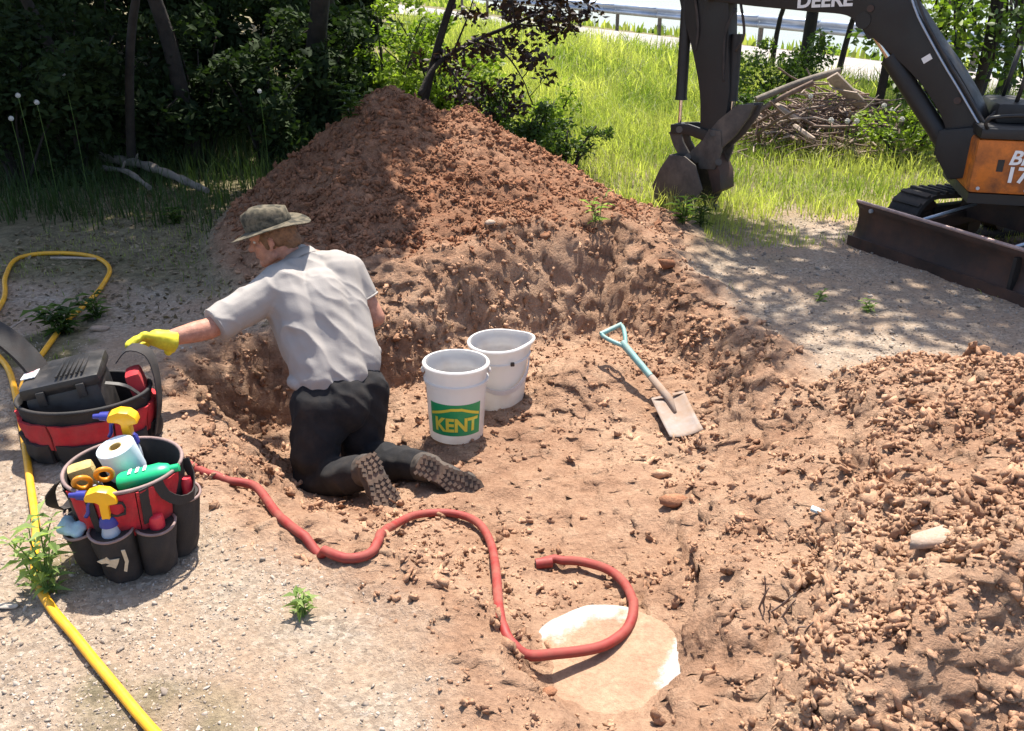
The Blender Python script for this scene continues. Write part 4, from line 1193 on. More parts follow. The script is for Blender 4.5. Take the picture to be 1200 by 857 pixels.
# eyes, beard, hair
for s in (-1, 1): MB().ball(hp(.070, s * .030, .012), (.011, .012, .009), 12, HR_).build('eye', 'eye', man, world=True, smooth=True)
hr = MB(); hr.ball(hp(-.022, 0, .030), (.099, .082, .080), 20, HR_); hr.caps(hp(-.075, 0, -.02), hp(-.068, 0, -.052), .052, .045)
for s in (-1, 1): hr.caps(hp(.012, s * .068, .03), hp(.016, s * .064, -.022), .014, .010)
fuse(hr, 'hair', 'hair', man, .006, 3, .0025, 60, 9)
# hat
hat = MB()
hb = hp(-.004, 0, .062); hR = Matrix((hf, hs, hu)).transposed() @ Euler((0, R(4), 0)).to_matrix()
prof = [(.090, .0), (.096, .012), (.095, .050), (.088, .076), (.074, .090), (.050, .097), (.0001, .099)]
hat.lathe(prof, 40, hb, rot=hR, sx=1.10, sy=.92)
crown = hat
o1 = crown.build('hat', 'hat', man, world=True, smooth=True, weld=True)
me = o1.data
for v in me.vertices:
    q = hR.inverted() @ (v.co + man.location - hb)
    if q.z > .05: v.co += (hR @ Vector((.006 * math.sin(9 * q.y * 10), 0, .010 * math.sin(23 * q.x) - .018 * math.exp(-(q.y / .03) ** 2) * (q.z > .08))))
br = MB(); n = 56
for j, (r_, dz) in enumerate([(.090, .004), (.115, -.002), (.143, -.008), (.168, -.013), (.176, -.012)]):
    for i in range(n):
        a = 2 * math.pi * i / n
        w = .018 * (r_ - .094) / .09
        z = dz + w * (1.1 * math.cos(2 * a + .3) * -1 + .4 * math.sin(3 * a + 1)) 
        br.v.append(hb + hR @ Vector((r_ * math.cos(a) * 1.06, r_ * math.sin(a) * .95, z)))
for j in range(4):
    for i in range(n): br.f.append((j * n + i, j * n + (i + 1) % n, (j + 1) * n + (i + 1) % n, (j + 1) * n + i))
ob = br.build('brim', 'hat', o1, world=False, smooth=True)
for v in ob.data.vertices: v.co -= man.location
bake(ob, [('SOLIDIFY', dict(thickness=.004))])
bn = MB(); bn.lathe([(.0975, .006), (.0985, .010), (.0985, .030), (.0970, .034)], 40, hb, rot=hR, sx=1.10, sy=.92)
ob = bn.build('hat_band', 'hat', o1, smooth=True)
for v in ob.data.vertices: v.co -= man.location
# shirt
sh = MB()
up_ = (chest - pelv).normalized(); sidev = (shR - shL).normalized(); front = sidev.cross(up_).normalized(); front = front if front.y > 0 else -front
waL, waR = J(374, 440, 3.83), J(415, 424, 3.96)
sh.caps(shL.lerp(shR, .16), waL, .118, .118); sh.caps(shL.lerp(shR, .84), waR, .112, .118); sh.caps(chest, J(396, 440, 3.88), .150, .135); sh.caps(chest + front * .03, pelv + front * .05, .14, .13)
sh.caps(neck0 - up_ * .02, shL, .070, .082); sh.caps(neck0 - up_ * .02, shR, .068, .080); sh.caps(neck0, chest, .075, .14)
sl0 = shL.lerp(elL, .92)
sh.caps(shL, sl0, .090, .074, 18, 5, flat1=True)
sr0 = shR.lerp(elR, .62); sh.caps(shR, sr0, .084, .070, 18, 5, flat1=True)
# blouse that bags over the belt
for u in np.linspace(0, 1, 7): sh.ball(J(352 + 78 * u, 447 - 36 * u, 3.79 + .22 * u), (.062, .062, .035), 12)
sh.caps(waL - sidev * .01, waL.lerp(pelv, .3), .112, .108, 16, 4); 
so = fuse(sh, 'shirt', 'shirt', man, .0065, 6, .0070, 10, 12)
co = MB(); nd = (neck1 - chest).normalized()
cx = nd.orthogonal().normalized(); cy = nd.cross(cx); n = 28
cc = neck0.lerp(neck1, .35)
for j, (r_, h_) in enumerate([(.070, -.03), (.069, .012), (.074, .016), (.083, -.020)]):
    for i in range(n):
        a = 2 * math.pi * i / n; co.v.append(cc + (cx * math.cos(a) + cy * math.sin(a)) * r_ + nd * h_)
for j in range(3):
    for i in range(n): co.f.append((j * n + i, j * n + (i + 1) % n, (j + 1) * n + (i + 1) % n, (j + 1) * n + i))
co.build('collar', 'shirt', man, world=True, smooth=True)
for (a_, b_, r_) in ((shL, sl0, .0745), (shR, sr0, .0705)):
    d_ = (b_ - a_).normalized(); e1 = d_.orthogonal().normalized(); e2 = d_.cross(e1)
    MB().tube([b_ - d_ * .004 + (e1 * math.cos(t_) + e2 * math.sin(t_)) * (r_ - .002) for t_ in np.linspace(0, 2 * math.pi, 33)], .0045, 6, cap=False).build('sleeve_hem', 'shirt', man, world=True, smooth=True)
# trousers
tr = MB()
tr.caps(hipL, J(378, 500, 3.83), .125, .118); tr.caps(hipR, J(424, 485, 3.97), .122, .115); tr.caps(waL, waR, .105, .105); tr.caps(pelv, pelv - up_ * .02, .14, .14)
limb(tr, [hipL, knL, knL.lerp(anL, .80)], [.128, .098, .078]); limb(tr, [hipR, knR, knR.lerp(anR, .80)], [.125, .094, .076])
tr.caps(hipL, hipL.lerp(knL, .6) - Vector((.0, .04, 0)), .12, .105); tr.caps(hipR, hipR.lerp(knR, .6) - Vector((0, .03, 0)), .115, .10)
fuse(tr, 'trousers', 'trousers', man, .0075, 5, .009, 9, 40)
bl = MB(); bl.caps(waL - up_ * .045, waR - up_ * .045, .118, .116, 20, 6)
# boots
def boot(heel, toe, ankle, nrm, rz):
    """heel and toe points of the sole, nrm = direction the sole faces"""
    d = (toe - heel); L = .295; d.normalize(); nrm = (nrm - d * nrm.dot(d)).normalized(); s = d.cross(nrm)
    root = MB(); b = heel
    def q(a, c, e): return b + d * a - nrm * e + s * c
    root.caps(q(.045, 0, .055), q(.035, 0, .12), .054, .062); root.caps(q(.04, 0, .048), q(.14, 0, .055), .051, .056); root.caps(q(.14, 0, .056), q(.24, 0, .042), .057, .045)
    root.caps(q(.22, -.02, .042), q(.23, .02, .042), .044, .044); root.caps(q(.05, 0, .10), ankle, .064, .066)
    bo = fuse(root, 'boot', 'boot', man, .007, 4, .002, 22, 5)
    out = [(-.002, -.018), (.0, .018), (.015, .034), (.06, .037), (.10, .032), (.15, .040), (.20, .048), (.245, .046), (.28, .030), (.295, .004), (.288, -.026), (.26, -.042), (.20, -.044), (.15, -.036), (.10, -.030), (.06, -.036), (.015, -.034)]
    out = [(a * 1.04, c * 1.24) for a, c in out]
    sb = MB().prism(out, .018, b - nrm * .004, d, s, nrm)
    so_ = sb.build('sole', 'sole', bo, world=False)
    for v in so_.data.vertices: v.co -= man.location
    lug = MB(); Rm = Matrix((d, s, nrm)).transposed()
    for a in np.arange(.012, .285, .021):
        if .088 < a < .112: continue
        hw = .030 if a < .09 else (.026 + .10 * (a - .11) if a < .2 else .038 - .35 * max(0, a - .245))
        hw *= 1.25
        for c in np.linspace(-hw, hw, 4):
            lug.box(b + d * a + s * (c + .004 * math.sin(a * 90)) + nrm * .0065, (.014, .017, .010), Rm @ Euler((0, 0, .5 if c > 0 else -.5)).to_matrix())
    hb_ = MB()
    lo = lug.build('tread', 'sole', bo, world=False); lo['kind'] = 'stuff'
    for v in lo.data.vertices: v.co -= man.location
    return bo
boot(heelL, toeL, anL + (knL - anL) * .10, nrL, 0)
boot(heelR, toeR, anR + (knR - anR) * .10, nrR, 0)

# ================================================================ mini excavator
BA, BB = Vector((2.87, 5.45, 0)), Vector((1.48, 6.80, 0))
bdir = (BB - BA).normalized(); bnor = Vector((-bdir.y, bdir.x, 0)); bnor = bnor if bnor.y > 0 else -bnor       # away from the camera
ZUP = Vector((0, 0, 1))
def BP(px, py, off=0.0):
    """a point of the boom's upright plane"""
    r = ray(px, py); t = (BA + bnor * off - O).dot(bnor) / r.dot(bnor); return O + r * t
ex = empty('excavator', (3.55, 5.6, 0)); tag(ex, 'dark compact excavator with dozer blade parked at the right edge', 'excavator')
def uv(p): d = p - BA; return (d.dot(bdir), d.z)
def plate(pix, thick, off=0.0): return MB().prism([uv(BP(*q)) for q in pix], thick, BA + bnor * off, bdir, ZUP, bnor)
def strip(cl, wd):
    """outline of a bent beam from a centre line of pixels and pixel widths"""
    P = [Vector(c) for c in cl]; Lf, Rt = [], []
    for i, p in enumerate(P):
        d = (P[min(i + 1, len(P) - 1)] - P[max(i - 1, 0)]).normalized(); n = Vector((-d.y, d.x))
        Lf.append(tuple(p + n * wd[i] / 2)); Rt.append(tuple(p - n * wd[i] / 2))
    return Lf + Rt[::-1]
def smooth2(cl, wd, k=6):
    sp, sw = [], []
    P = [Vector((*c, w)) for c, w in zip(cl, wd)]
    for i in range(len(P) - 1):
        a, b, c, d = P[max(i - 1, 0)], P[i], P[i + 1], P[min(i + 2, len(P) - 1)]
        for j in range(k):
            t = j / k; q = .5 * ((2 * b) + (c - a) * t + (2 * a - 5 * b + 4 * c - d) * t * t + (3 * b - a - 3 * c + d) * t ** 3); sp.append((q.x, q.y)); sw.append(q.z)
    sp.append((P[-1].x, P[-1].y)); sw.append(P[-1].z); return sp, sw
c_, w_ = smooth2([(815, -22), (880, -20), (950, -18), (1012, -14), (1050, 22), (1086, 64), (1112, 98), (1134, 142), (1142, 196)], [36, 52, 62, 70, 62, 48, 44, 44, 46])
boom = plate(strip(c_, w_), .17).build('boom', 'black_paint', ex, world=True, bevel=.012)
# stick
c_, w_ = smooth2([(826, -55), (830, -5), (838, 60), (842, 110), (838, 158)], [58, 58, 42, 34, 26])
stick = plate(strip(c_, w_), .125).build('stick_arm', 'black_paint', ex, world=True, bevel=.008)
MB().tube([BP(828, -8, -.13), BP(828, -8, .13)], .05, 18).build('pivot_pin', 'black_paint', ex, world=True, smooth='auto')
for k, (px, py) in enumerate(((796, 152), (836, 156), (806, 184), (842, 190))):
    MB().tube([BP(px, py, -.10), BP(px, py, .10)], .026, 14).build('pivot_pin', 'brown_steel', ex, world=True, smooth='auto')
# cylinders
def ram(a, b, f, r0, r1, off, mat='black_paint'):
    A_, B_ = BP(*a, off), BP(*b, off); m_ = A_.lerp(B_, f)
    c = MB().tube([A_, m_, m_ + (B_ - A_).normalized() * .03], [r0, r0, r0 * 1.12], 16).build('hydraulic_cylinder', mat, ex, world=True, smooth='auto')
    MB().tube([m_, B_], r1, 12).build('rod', 'chrome', c, world=False, smooth='auto')
    q = c.children[0]
    for v in q.data.vertices: v.co -= ex.location
    MB().tube([B_ - bnor * .05, B_ + bnor * .05], r0 * .9, 12).build('rod_eye', mat, ex, world=True, smooth='auto')
ram((808, -40), (796, 150), .79, .044, .014, -.02)
ram((864, 40), (856, 150), .66, .038, .016, .0)
ram((1108, 168), (1015, 24), .66, .058, .026, -.04)
ram((1008, -60), (848, -44), .6, .05, .025, .0)
for off in (-.055, .055): plate([(1010, 24), (1028, 18), (1040, 40), (1022, 46)], .02, off).build('cylinder_bracket', 'black_paint', ex, world=True)
# hoses and pipes along the boom
for k, dx in enumerate((0, 7)):
    MB().tube(spline([BP(1066 + dx, -10, -.10), BP(1076 + dx, 20, -.10), BP(1104 + dx, 72, -.10), BP(1122 + dx, 102, -.10), BP(1150 + dx, 150, -.10), BP(1165 + dx, 170, -.06)], .05), .009 if k else .007, 8).build('hydraulic_pipe', 'steel' if k == 0 else 'black_plastic', ex, world=True, smooth=True)
plate([(1086, 68), (1096, 62), (1099, 68), (1089, 74)], .005, -.089).build('decal', 'white_print', ex, world=True)
for k, (a, b, c) in enumerate((((862, 10), (850, 40), (848, 96)), ((868, 4), (872, 40), (862, 60)), ((812, -20), (818, 30), (815, 60)))):
    MB().tube(spline([BP(*a, -.07), BP(*b, -.075), BP(*c, -.06)], .03), .010, 8).build('hydraulic_hose', 'rubber', ex, world=True, smooth=True)
def plane_text(s, px, py, hgt, off, mat, parent, slope=(1, 0), bold=0.0, xs=1.0):
    me = text_tris(s, hgt, bold); c = BP(px, py, off)
    e1 = -bdir; d2 = (BP(px + 30 * slope[0], py + 30 * slope[1], off) - c).normalized(); e2 = Vector((0, 0, 1)); e2 = (e2 - d2 * e2.dot(d2)).normalized()
    for v in me.vertices: v.co = c + d2 * (v.co.x * xs) + e2 * v.co.y - ex.location
    me.materials.clear(); me.materials.append(M[mat])
    o = bpy.data.objects.new('lettering', me); link(o, parent); return o
plane_text('DEERE', 966, 1, .118, -.0875, 'white_print', ex, (1, -.045), .004, 1.15)
# bucket linkage, bucket and thumb
for off in (-.075, .075):
    plate(strip([(793, 150), (812, 150), (834, 158)], [11, 12, 13]), .022, off).build('bucket_link', 'black_paint', ex, world=True, bevel=.004)
    plate(strip([(795, 152), (800, 168), (810, 186)], [13, 12, 12]), .02, off * .7).build('bucket_link', 'brown_steel', ex, world=True, bevel=.004)
    plate([(838, 150), (852, 152), (853, 175), (845, 197), (826, 196), (826, 172)], .02, off * 1.1).build('bucket_ear', 'brown_steel', ex, world=True, bevel=.004)
bk = [(800, 178), (789, 194), (780, 213), (782, 228), (791, 243), (806, 247), (822, 246)]
side_poly = bk + [(838, 218), (830, 190), (818, 180)]
BW = .36
for off in (-BW / 2, BW / 2): plate(side_poly, .014, off).build('bucket_side', 'brown_steel', ex, world=True, bevel=.003)
sh_ = MB()
pts = [BP(*q) for q in bk]
for p_ in pts: sh_.v += [p_ - bnor * (BW / 2 - .002), p_ + bnor * (BW / 2 - .002)]
for i in range(len(pts) - 1): sh_.f.append((2 * i, 2 * i + 1, 2 * i + 3, 2 * i + 2))
o = sh_.build('bucket_shell', 'brown_steel', ex, world=True, smooth='auto'); bake(o, [('SOLIDIFY', dict(thickness=.014))])
for k in range(4):
    off = -BW / 2 + .04 + k * (BW - .08) / 3
    plate([(816, 241), (828, 243), (836, 252), (814, 250)], .04, off).build('bucket_tooth', 'brown_steel', ex, world=True, bevel=.003)
th = [(889, 121), (870, 122), (848, 140), (826, 166), (812, 180), (822, 190), (846, 178), (868, 158), (884, 136)]
for off in (-.07, .07): plate(th, .022, off).build('thumb_plate', 'brown_steel', ex, world=True, bevel=.004)
plate([(884, 124), (872, 126), (850, 146), (832, 168), (838, 172), (856, 156), (876, 138)], .14, 0).build('thumb_web', 'brown_steel', ex, world=True)
plate([(842, 180), (834, 192), (842, 226), (851, 221), (850, 200)], .20, .02).build('thumb_tip', 'rust_paint', ex, world=True, bevel=.006)
# swing post
plate([(1108, 150), (1150, 146), (1160, 168), (1152, 204), (1118, 208), (1102, 176)], .26).build('swing_post', 'black_paint', ex, world=True, bevel=.02)
# dozer blade
b0, b1 = PZ(1001, 285, .0), PZ(1192, 353, .0)
u_ = (b1 - b0).normalized(); f_ = Vector((u_.y, -u_.x, 0)); f_ = f_ if f_.x < 0 else -f_     # pointing ahead of the blade
BL = (b1 - b0).length + .10
mb = MB(); pr = [(.05, .012), (.012, .05), (-.012, .12), (-.016, .19), (-.002, .25), (.03, .295)]
for s_ in np.linspace(0, BL, 14):
    for (a, z) in pr: mb.v.append(b0 + u_ * s_ + f_ * a + ZUP * z)
n_ = len(pr)
for i in range(13):
    for j in range(n_ - 1): a = i * n_ + j; mb.f.append((a, a + 1, a + n_ + 1, a + n_))
o = mb.build('dozer_blade', 'rust_paint', ex, world=True, smooth='auto'); bake(o, [('SOLIDIFY', dict(thickness=.022, offset=0))]); blade = o
def sub(mb, name, mat, parent, **kw):
    o = mb.build(name, mat, parent, **kw)
    for v in o.data.vertices: v.co -= ex.location
    return o
sub(MB().tube([b0 + f_ * .03 + ZUP * .300, b0 + u_ * BL + f_ * .03 + ZUP * .300], .012, 8), 'top_edge', 'bright_edge', blade, smooth='auto')
sub(MB().box(b0 + u_ * (BL / 2) + f_ * .062 + ZUP * .03, (BL, .014, .075), Matrix((u_, f_, ZUP)).transposed()), 'cutting_edge', 'rust_paint', blade)
for s_ in (-.008, BL + .008): sub(MB().prism([(a, z) for a, z in pr] + [(-.06, .28), (-.06, .03)], .014, b0 + u_ * s_, f_, ZUP, u_), 'end_plate', 'rust_paint', blade)
sub(MB().box(b0 + u_ * (BL - .14) + f_ * .022 + ZUP * .14, (.022, .05, .22), Matrix((u_, f_, ZUP)).transposed()), 'weld_rib', 'black_paint', blade)
sub(MB().tube([b0 + u_ * .14 + f_ * .03 + ZUP * .262, b0 + u_ * .14 + f_ * .046 + ZUP * .262], .014, 12), 'bolt', 'steel', blade)
for s_ in (.36, BL - .36):
    MB().box(b0 + u_ * s_ - f_ * .33 + ZUP * .20, (.07, .64, .09), Matrix((u_, f_, ZUP)).transposed() @ Euler((R(-6), 0, 0)).to_matrix()).build('blade_arm', 'rust_paint', ex, world=True, bevel=.01)
    MB().tube([b0 + u_ * (s_ + .1) - f_ * .04 + ZUP * .26, b0 + u_ * (s_ + .13) - f_ * .5 + ZUP * .34], .011, 8).build('grease_line', 'steel', ex, world=True, smooth=True)
# tracks
def track(s_c, wd):
    g0 = .20; Lt = 1.55; r = .18; c0 = b0 + u_ * s_c - f_ * (g0 + r) + ZUP * (r + .01)
    pth = []
    for i in range(13): a = math.pi / 2 + math.pi * i / 12; pth.append((-math.cos(a) * -r, math.sin(a) * r))
    P = [(math.cos(math.pi / 2 + math.pi * i / 12) * r, math.sin(math.pi / 2 + math.pi * i / 12) * r) for i in range(13)]
    P += [(x_, -r) for x_ in np.linspace(.12, Lt - 2 * r - .12, 12)]
    P += [(Lt - 2 * r + math.cos(-math.pi / 2 + math.pi * i / 12) * r, math.sin(-math.pi / 2 + math.pi * i / 12) * r) for i in range(13)]
    P += [(x_, r - .02 * math.sin(math.pi * (1 - x_ / (Lt - 2 * r)))) for x_ in np.linspace(Lt - 2 * r - .12, .12, 12)]
    root = MB(); n = len(P)
    for (x_, z_) in P:
        nx, nz = (x_ - min(max(x_, 0), Lt - 2 * r)), z_; l = math.hypot(nx, nz) or 1; nx, nz = nx / l, nz / l
        for (w2, dep) in ((-wd / 2, 0), (-wd / 2, .03), (wd / 2, .03), (wd / 2, 0)): root.v.append(c0 - f_ * (x_ - nx * 0 + nx * dep - nx * .03) + ZUP * (z_ + nz * (dep - .03)) + u_ * w2)
    for i in range(n):
        for k in range(4): j = (i + 1) % n; root.f.append((i * 4 + k, i * 4 + (k + 1) % 4, j * 4 + (k + 1) % 4, j * 4 + k))
    t = root.build('track', 'rubber', ex, world=True, smooth='auto')
    # lugs at even steps round the loop
    per = []; 
    for i in range(n):
        a, b = P[i], P[(i + 1) % n]; per.append(math.hypot(b[0] - a[0], b[1] - a[1]))
    tot = sum(per); k = 44; acc = 0; i = 0
    lm = None
    for q in range(k):
        d = tot * q / k
        while acc + per[i] < d: acc += per[i]; i += 1
        f = (d - acc) / per[i]; a, b = P[i], P[(i + 1) % n]; x_, z_ = a[0] + (b[0] - a[0]) * f, a[1] + (b[1] - a[1]) * f
        nx, nz = (x_ - min(max(x_, 0), Lt - 2 * r)), z_; l = math.hypot(nx, nz) or 1; nr = (-f_ * nx / l + ZUP * nz / l); tg = u_.cross(nr)
        if lm is None:
            lm = MB().box((0, 0, 0), (wd * .94, .032, .022)); o = lm.build('lug', 'rubber', t, bevel=.004); me_ = o.data
        else:
            o = bpy.data.objects.new('lug', me_); link(o, t)
        Mx = Matrix((u_, tg, nr)).transposed().to_4x4(); Mx.translation = c0 - f_ * x_ + ZUP * z_ + nr * .006 - ex.location
        o.matrix_local = Mx
    for x_ in (0.0, Lt - 2 * r):
        w = MB().lathe([(.0001, -.06), (.05, -.06), (.06, -.04), (.125, -.04), (.135, -.03), (.135, .03), (.125, .04), (.06, .04), (.05, .06), (.0001, .06)], 24, c0 - f_ * x_, rot=Matrix((f_, ZUP, u_)).transposed()); w.build('idler_wheel', 'rust_paint', ex, world=True, smooth='auto')
    for x_ in np.linspace(.18, Lt - 2 * r - .18, 4):
        MB().tube([c0 - f_ * x_ - ZUP * .09 - u_ * .07, c0 - f_ * x_ - ZUP * .09 + u_ * .07], .06, 16).build('roller', 'rust_paint', ex, world=True, smooth='auto')
    MB().box(c0 - f_ * (Lt / 2 - r) + ZUP * .0, (.10, Lt - .5, .14), Matrix((u_, f_, ZUP)).transposed()).build('track_frame', 'black_paint', ex, world=True, bevel=.01)
track(.17, .25); track(BL - .17, .25)
mid = b0 + u_ * (BL / 2) - f_ * 1.0
MB().box(mid + ZUP * .30, (.75, .9, .16), Matrix((u_, f_, ZUP)).transposed()).build('undercarriage', 'rust_paint', ex, world=True, bevel=.02)
MB().tube([mid + ZUP * .38, mid + ZUP * .46], .33, 28).build('slew_ring', 'black_paint', ex, world=True, smooth='auto')
# house: painted side panel facing the camera
h0 = BP(1136, 215, -.30)
hx = (PZ(1200, 330, .4) - PZ(1090, 330, .4)).normalized(); hx = (hx + Vector((0, -.28, 0))).normalized(); hy = Vector((-hx.y, hx.x, 0))
Hm = Matrix((hx, hy, ZUP)).transposed()
def hq(a, b, c): return Vector((h0.x, h0.y, 0)) + hx * a + hy * b + ZUP * c
zlo, zhi = PT(1140, 226, h0.y / ray(1140, 226).y).z, PT(1140, 163, h0.y / ray(1140, 163).y).z
ztp = PT(1140, 150, h0.y / ray(1140, 150).y).z
HWID, HLEN = 1.25, 1.3
pan = MB().box(hq(HLEN / 2, .45, (zlo + zhi) / 2), (HLEN, .9, zhi - zlo), Hm).build('side_panel', 'orange_paint', ex, world=True, bevel=.025)
MB().box(hq(HLEN / 2 + .01, .45, (zhi + ztp) / 2 + .002), (HLEN + .02, .94, ztp - zhi), Hm).build('top_cover', 'black_paint', ex, world=True, bevel=.02)
MB().box(hq(HLEN / 2, .45, zlo - .035), (HLEN * .98, .86, .06), Hm).build('floor_plate', 'black_paint', ex, world=True)
def panel_text(s, a, c, size, xs=1.0, bold=0.0, shear=0.0):
    me = text_tris(s, size, bold)
    for v in me.vertices: v.co = hq(a + v.co.x * xs + v.co.y * shear, -.0045, c + v.co.y) - ex.location
    me.materials.clear(); me.materials.append(M['white_print']); link(bpy.data.objects.new('lettering', me), pan)
zc = (zlo + zhi) / 2
panel_text('Br', .245, zc + .055, .115, 1.0, .003, .22)
panel_text('170', .275, zc - .045, .125, 1.0, .004)
sm = MB().box(hq(.145, -.002, zc + .01), (.035, .004, .07), Hm).build('decal', 'black_paint', ex, world=True)
for k in range(5): MB().tube([hq(.05 + k * .26, -.006, zlo + .03), hq(.05 + k * .26, .002, zlo + .03)], .011, 8).build('panel_bolt', 'steel', ex, world=True)
MB().tube(spline([hq(.03, -.01, ztp - .005), hq(.03, -.02, ztp + .06), hq(.30, -.02, ztp + .075), hq(.42, -.01, ztp - .005)], .04), .011, 8).build('grab_rail', 'black_paint', ex, world=True, smooth=True)
for k in range(4):
    o_ = -.07 + k * .045
    MB().tube(spline([BP(1150, 150, o_), BP(1172, 128 + 5 * k, o_ + .05), BP(1196, 140 + 4 * k, o_ + .10), BP(1215, 165, o_ + .15)], .05), .014, 8).build('hydraulic_hose', 'rubber', ex, world=True, smooth=True)
for (px, py) in ((1020, 10), (1122, 118), (890, -4), (1136, 184)):
    MB().tube([BP(px, py, -.100), BP(px, py, -.08)], .022, 12).build('pin_boss', 'rust_paint', ex, world=True, smooth='auto')
# seat, levers, canopy posts and roof stand mostly outside the picture
MB().box(hq(.80, .45, ztp + .12), (.45, .45, .12), Hm).build('seat', 'seat_vinyl', ex, world=True, bevel=.04)
MB().box(hq(1.0, .45, ztp + .40), (.12, .45, .50), Hm).build('backrest', 'seat_vinyl', ex, world=True, bevel=.04)
MB().box(hq(.22, .45, ztp + .06), (.22, .5, .12), Hm).build('console', 'black_paint', ex, world=True, bevel=.03)
for b_ in (.28, .62): MB().tube([hq(.22, b_, ztp + .1), hq(.26, b_, ztp + .42)], [.012, .016], 8).build('control_lever', 'black_plastic', ex, world=True, smooth=True)
for (a, b_) in ((1.22, .06), (1.22, .84)): MB().tube([hq(a, b_, ztp), hq(a, b_, ztp + 1.35)], .03, 10).build('canopy_post', 'black_paint', ex, world=True, smooth='auto')
MB().box(hq(.65, .45, ztp + 1.38), (1.3, 1.0, .06), Hm).build('canopy_roof', 'black_paint', ex, world=True, bevel=.02)

# ================================================================ plants
def leaf_mesh(name, P, size, mat, r, aspect=.5, droop=.0, tint=None, up=.0):
    """a leaf-sized bent face at every point"""
    n = len(P); size = np.broadcast_to(np.asarray(size, float), (n,))
    d = r.normal(size=(n, 3)); d[:, 2] = d[:, 2] * .6 - droop; d /= np.linalg.norm(d, axis=1)[:, None]
    nn = r.normal(size=(n, 3)) + np.array([0, 0, up]); s = np.cross(d, nn); s /= np.linalg.norm(s, axis=1)[:, None] + 1e-9; nn = np.cross(s, d)
    L = size[:, None]
    b = P - d * L * .5; t = P + d * L * .5; w = L * aspect * .5
    l = P + s * w + nn * L * .08; q = P - s * w + nn * L * .08
    V = np.stack([b, l, t, q], 1).reshape(-1, 3)
    k = np.arange(n) * 4
    F = np.concatenate([np.stack([k, k + 1, k + 2], 1), np.stack([k, k + 2, k + 3], 1)])
    me = raw_mesh(name, V, F.astype(np.int32))
    if tint is None: tint = r.random(n)
    point_attr(me, 'tint', np.repeat(np.clip(tint, 0, 1), 4)); me.materials.append(M[mat])
    return me
def clumps(r, centres, radii, per, squash=.75):
    out = []
    for c, q in zip(centres, radii):
        v = r.normal(size=(per, 3)); v /= np.linalg.norm(v, axis=1)[:, None]
        v *= (r.random(per) ** .45)[:, None] * q; v[:, 2] *= squash
        out.append(v + np.asarray(c))
    return np.concatenate(out)
def tree(name, base, height, crown_c, crown_r, label, group='trees round the yard', leafmat='leaf_dark', bark='bark', tr=.12, n_cl=34, per=70, leaf=.15, seed=0, lean=None, low=None, cr=.55):
    r = np.random.default_rng(seed)
    base = Vector(base); base.z = gz(base.x, base.y, False) - .04
    root = empty(name, base); tag(root, label, 'tree', group)
    cc = np.array(crown_c, float); rr_ = np.array(crown_r, float)
    top = Vector(cc) - base
    mid_ = top * .5 + Vector((r.normal(0, .12), r.normal(0, .12), 0)) if lean is None else Vector(lean)
    mb = MB(); sp = spline([Vector((0, 0, 0)), mid_ * .5 + Vector((r.normal(0, .05), r.normal(0, .05), 0)), mid_, top], .25)
    mb.tube(sp, [tr * (1.25 if i == 0 else 1) * (1 - .72 * i / (len(sp) - 1)) for i in range(len(sp))], 10)
    v = r.normal(size=(n_cl, 3)); v /= np.linalg.norm(v, axis=1)[:, None]; v *= (r.random(n_cl) ** .4)[:, None]
    cen = v * rr_ + cc - np.array(base)
    for c in cen[:: max(1, n_cl // 12)]:
        c = Vector(c); s0 = sp[int(len(sp) * r.uniform(.45, .95)) - 1]
        m_ = s0.lerp(c, .5) + Vector((0, 0, .12))
        mb.tube(spline([s0, m_, c], .2), [tr * .32] + [tr * .2] * 0 + [tr * .32 * (1 - .85 * k / 20) for k in range(1, len(spline([s0, m_, c], .2)))], 6)
    mb.build('trunk', bark, root, smooth=True)
    if low:
        for (z, ang, ln) in low:
            pass
    P = clumps(r, cen, r.uniform(.6, 1.2, n_cl) * cr, per)
    tint = np.repeat(r.random(n_cl), per) * .55 + r.random(len(P)) * .45
    me = leaf_mesh('crown', P, leaf * r.uniform(.7, 1.3, len(P)), leafmat, r, .55, .25, tint)
    link(bpy.data.objects.new('crown', me), root)
    return root
def bush(px, Y, label, w, h, mat, seed, n=1500, leaf=.07, name='bush', stems=7, group='bushes at the wood edge', stemmat='bark', py=None, cat='bush', aspect=.5, openn=.5):
    r = np.random.default_rng(seed)
    x = (px - 600) / FPX * (Y * CT + CAM_H * ST * .9); z = gz(x, Y, False) - .02
    root = empty(name, (x, Y, z)); tag(root, label, cat, group)
    mb = MB(); tips = []
    for k in range(stems):
        a = r.uniform(0, 6.28); q = r.uniform(.2, 1) * w * .5
        tip = Vector((math.cos(a) * q, math.sin(a) * q * .8, h * r.uniform(.55, 1.0)))
        sp = spline([Vector((math.cos(a) * .04, math.sin(a) * .04, 0)), tip * .5 + Vector((0, 0, h * .12)), tip], .12)
        mb.tube(sp, [.014 * (1 - .8 * i / len(sp)) + .002 for i in range(len(sp))], 5); tips.append(sp)
    mb.build('stems', stemmat, root, smooth=True)
    cl = 26
    cen = np.array([tuple(sp[int(len(sp) * r.uniform(.35, .99))] + Vector((r.normal(0, w * .11), r.normal(0, w * .1), r.normal(0, h * .07)))) for sp in [tips[i % stems] for i in range(cl)]])
    cen[:, 2] = np.clip(cen[:, 2], .06, None)
    P = clumps(r, cen, r.uniform(.5, 1.1, cl) * w * .19, n // cl); P[:, 2] = np.clip(P[:, 2], .01, None)
    tint = np.repeat(r.random(cl), n // cl) * .5 + r.random(len(P)) * .5
    link(bpy.data.objects.new('foliage', leaf_mesh('foliage', P, leaf * r.uniform(.6, 1.3, len(P)), mat, r, aspect, .1, tint, .6)), root)
    return root
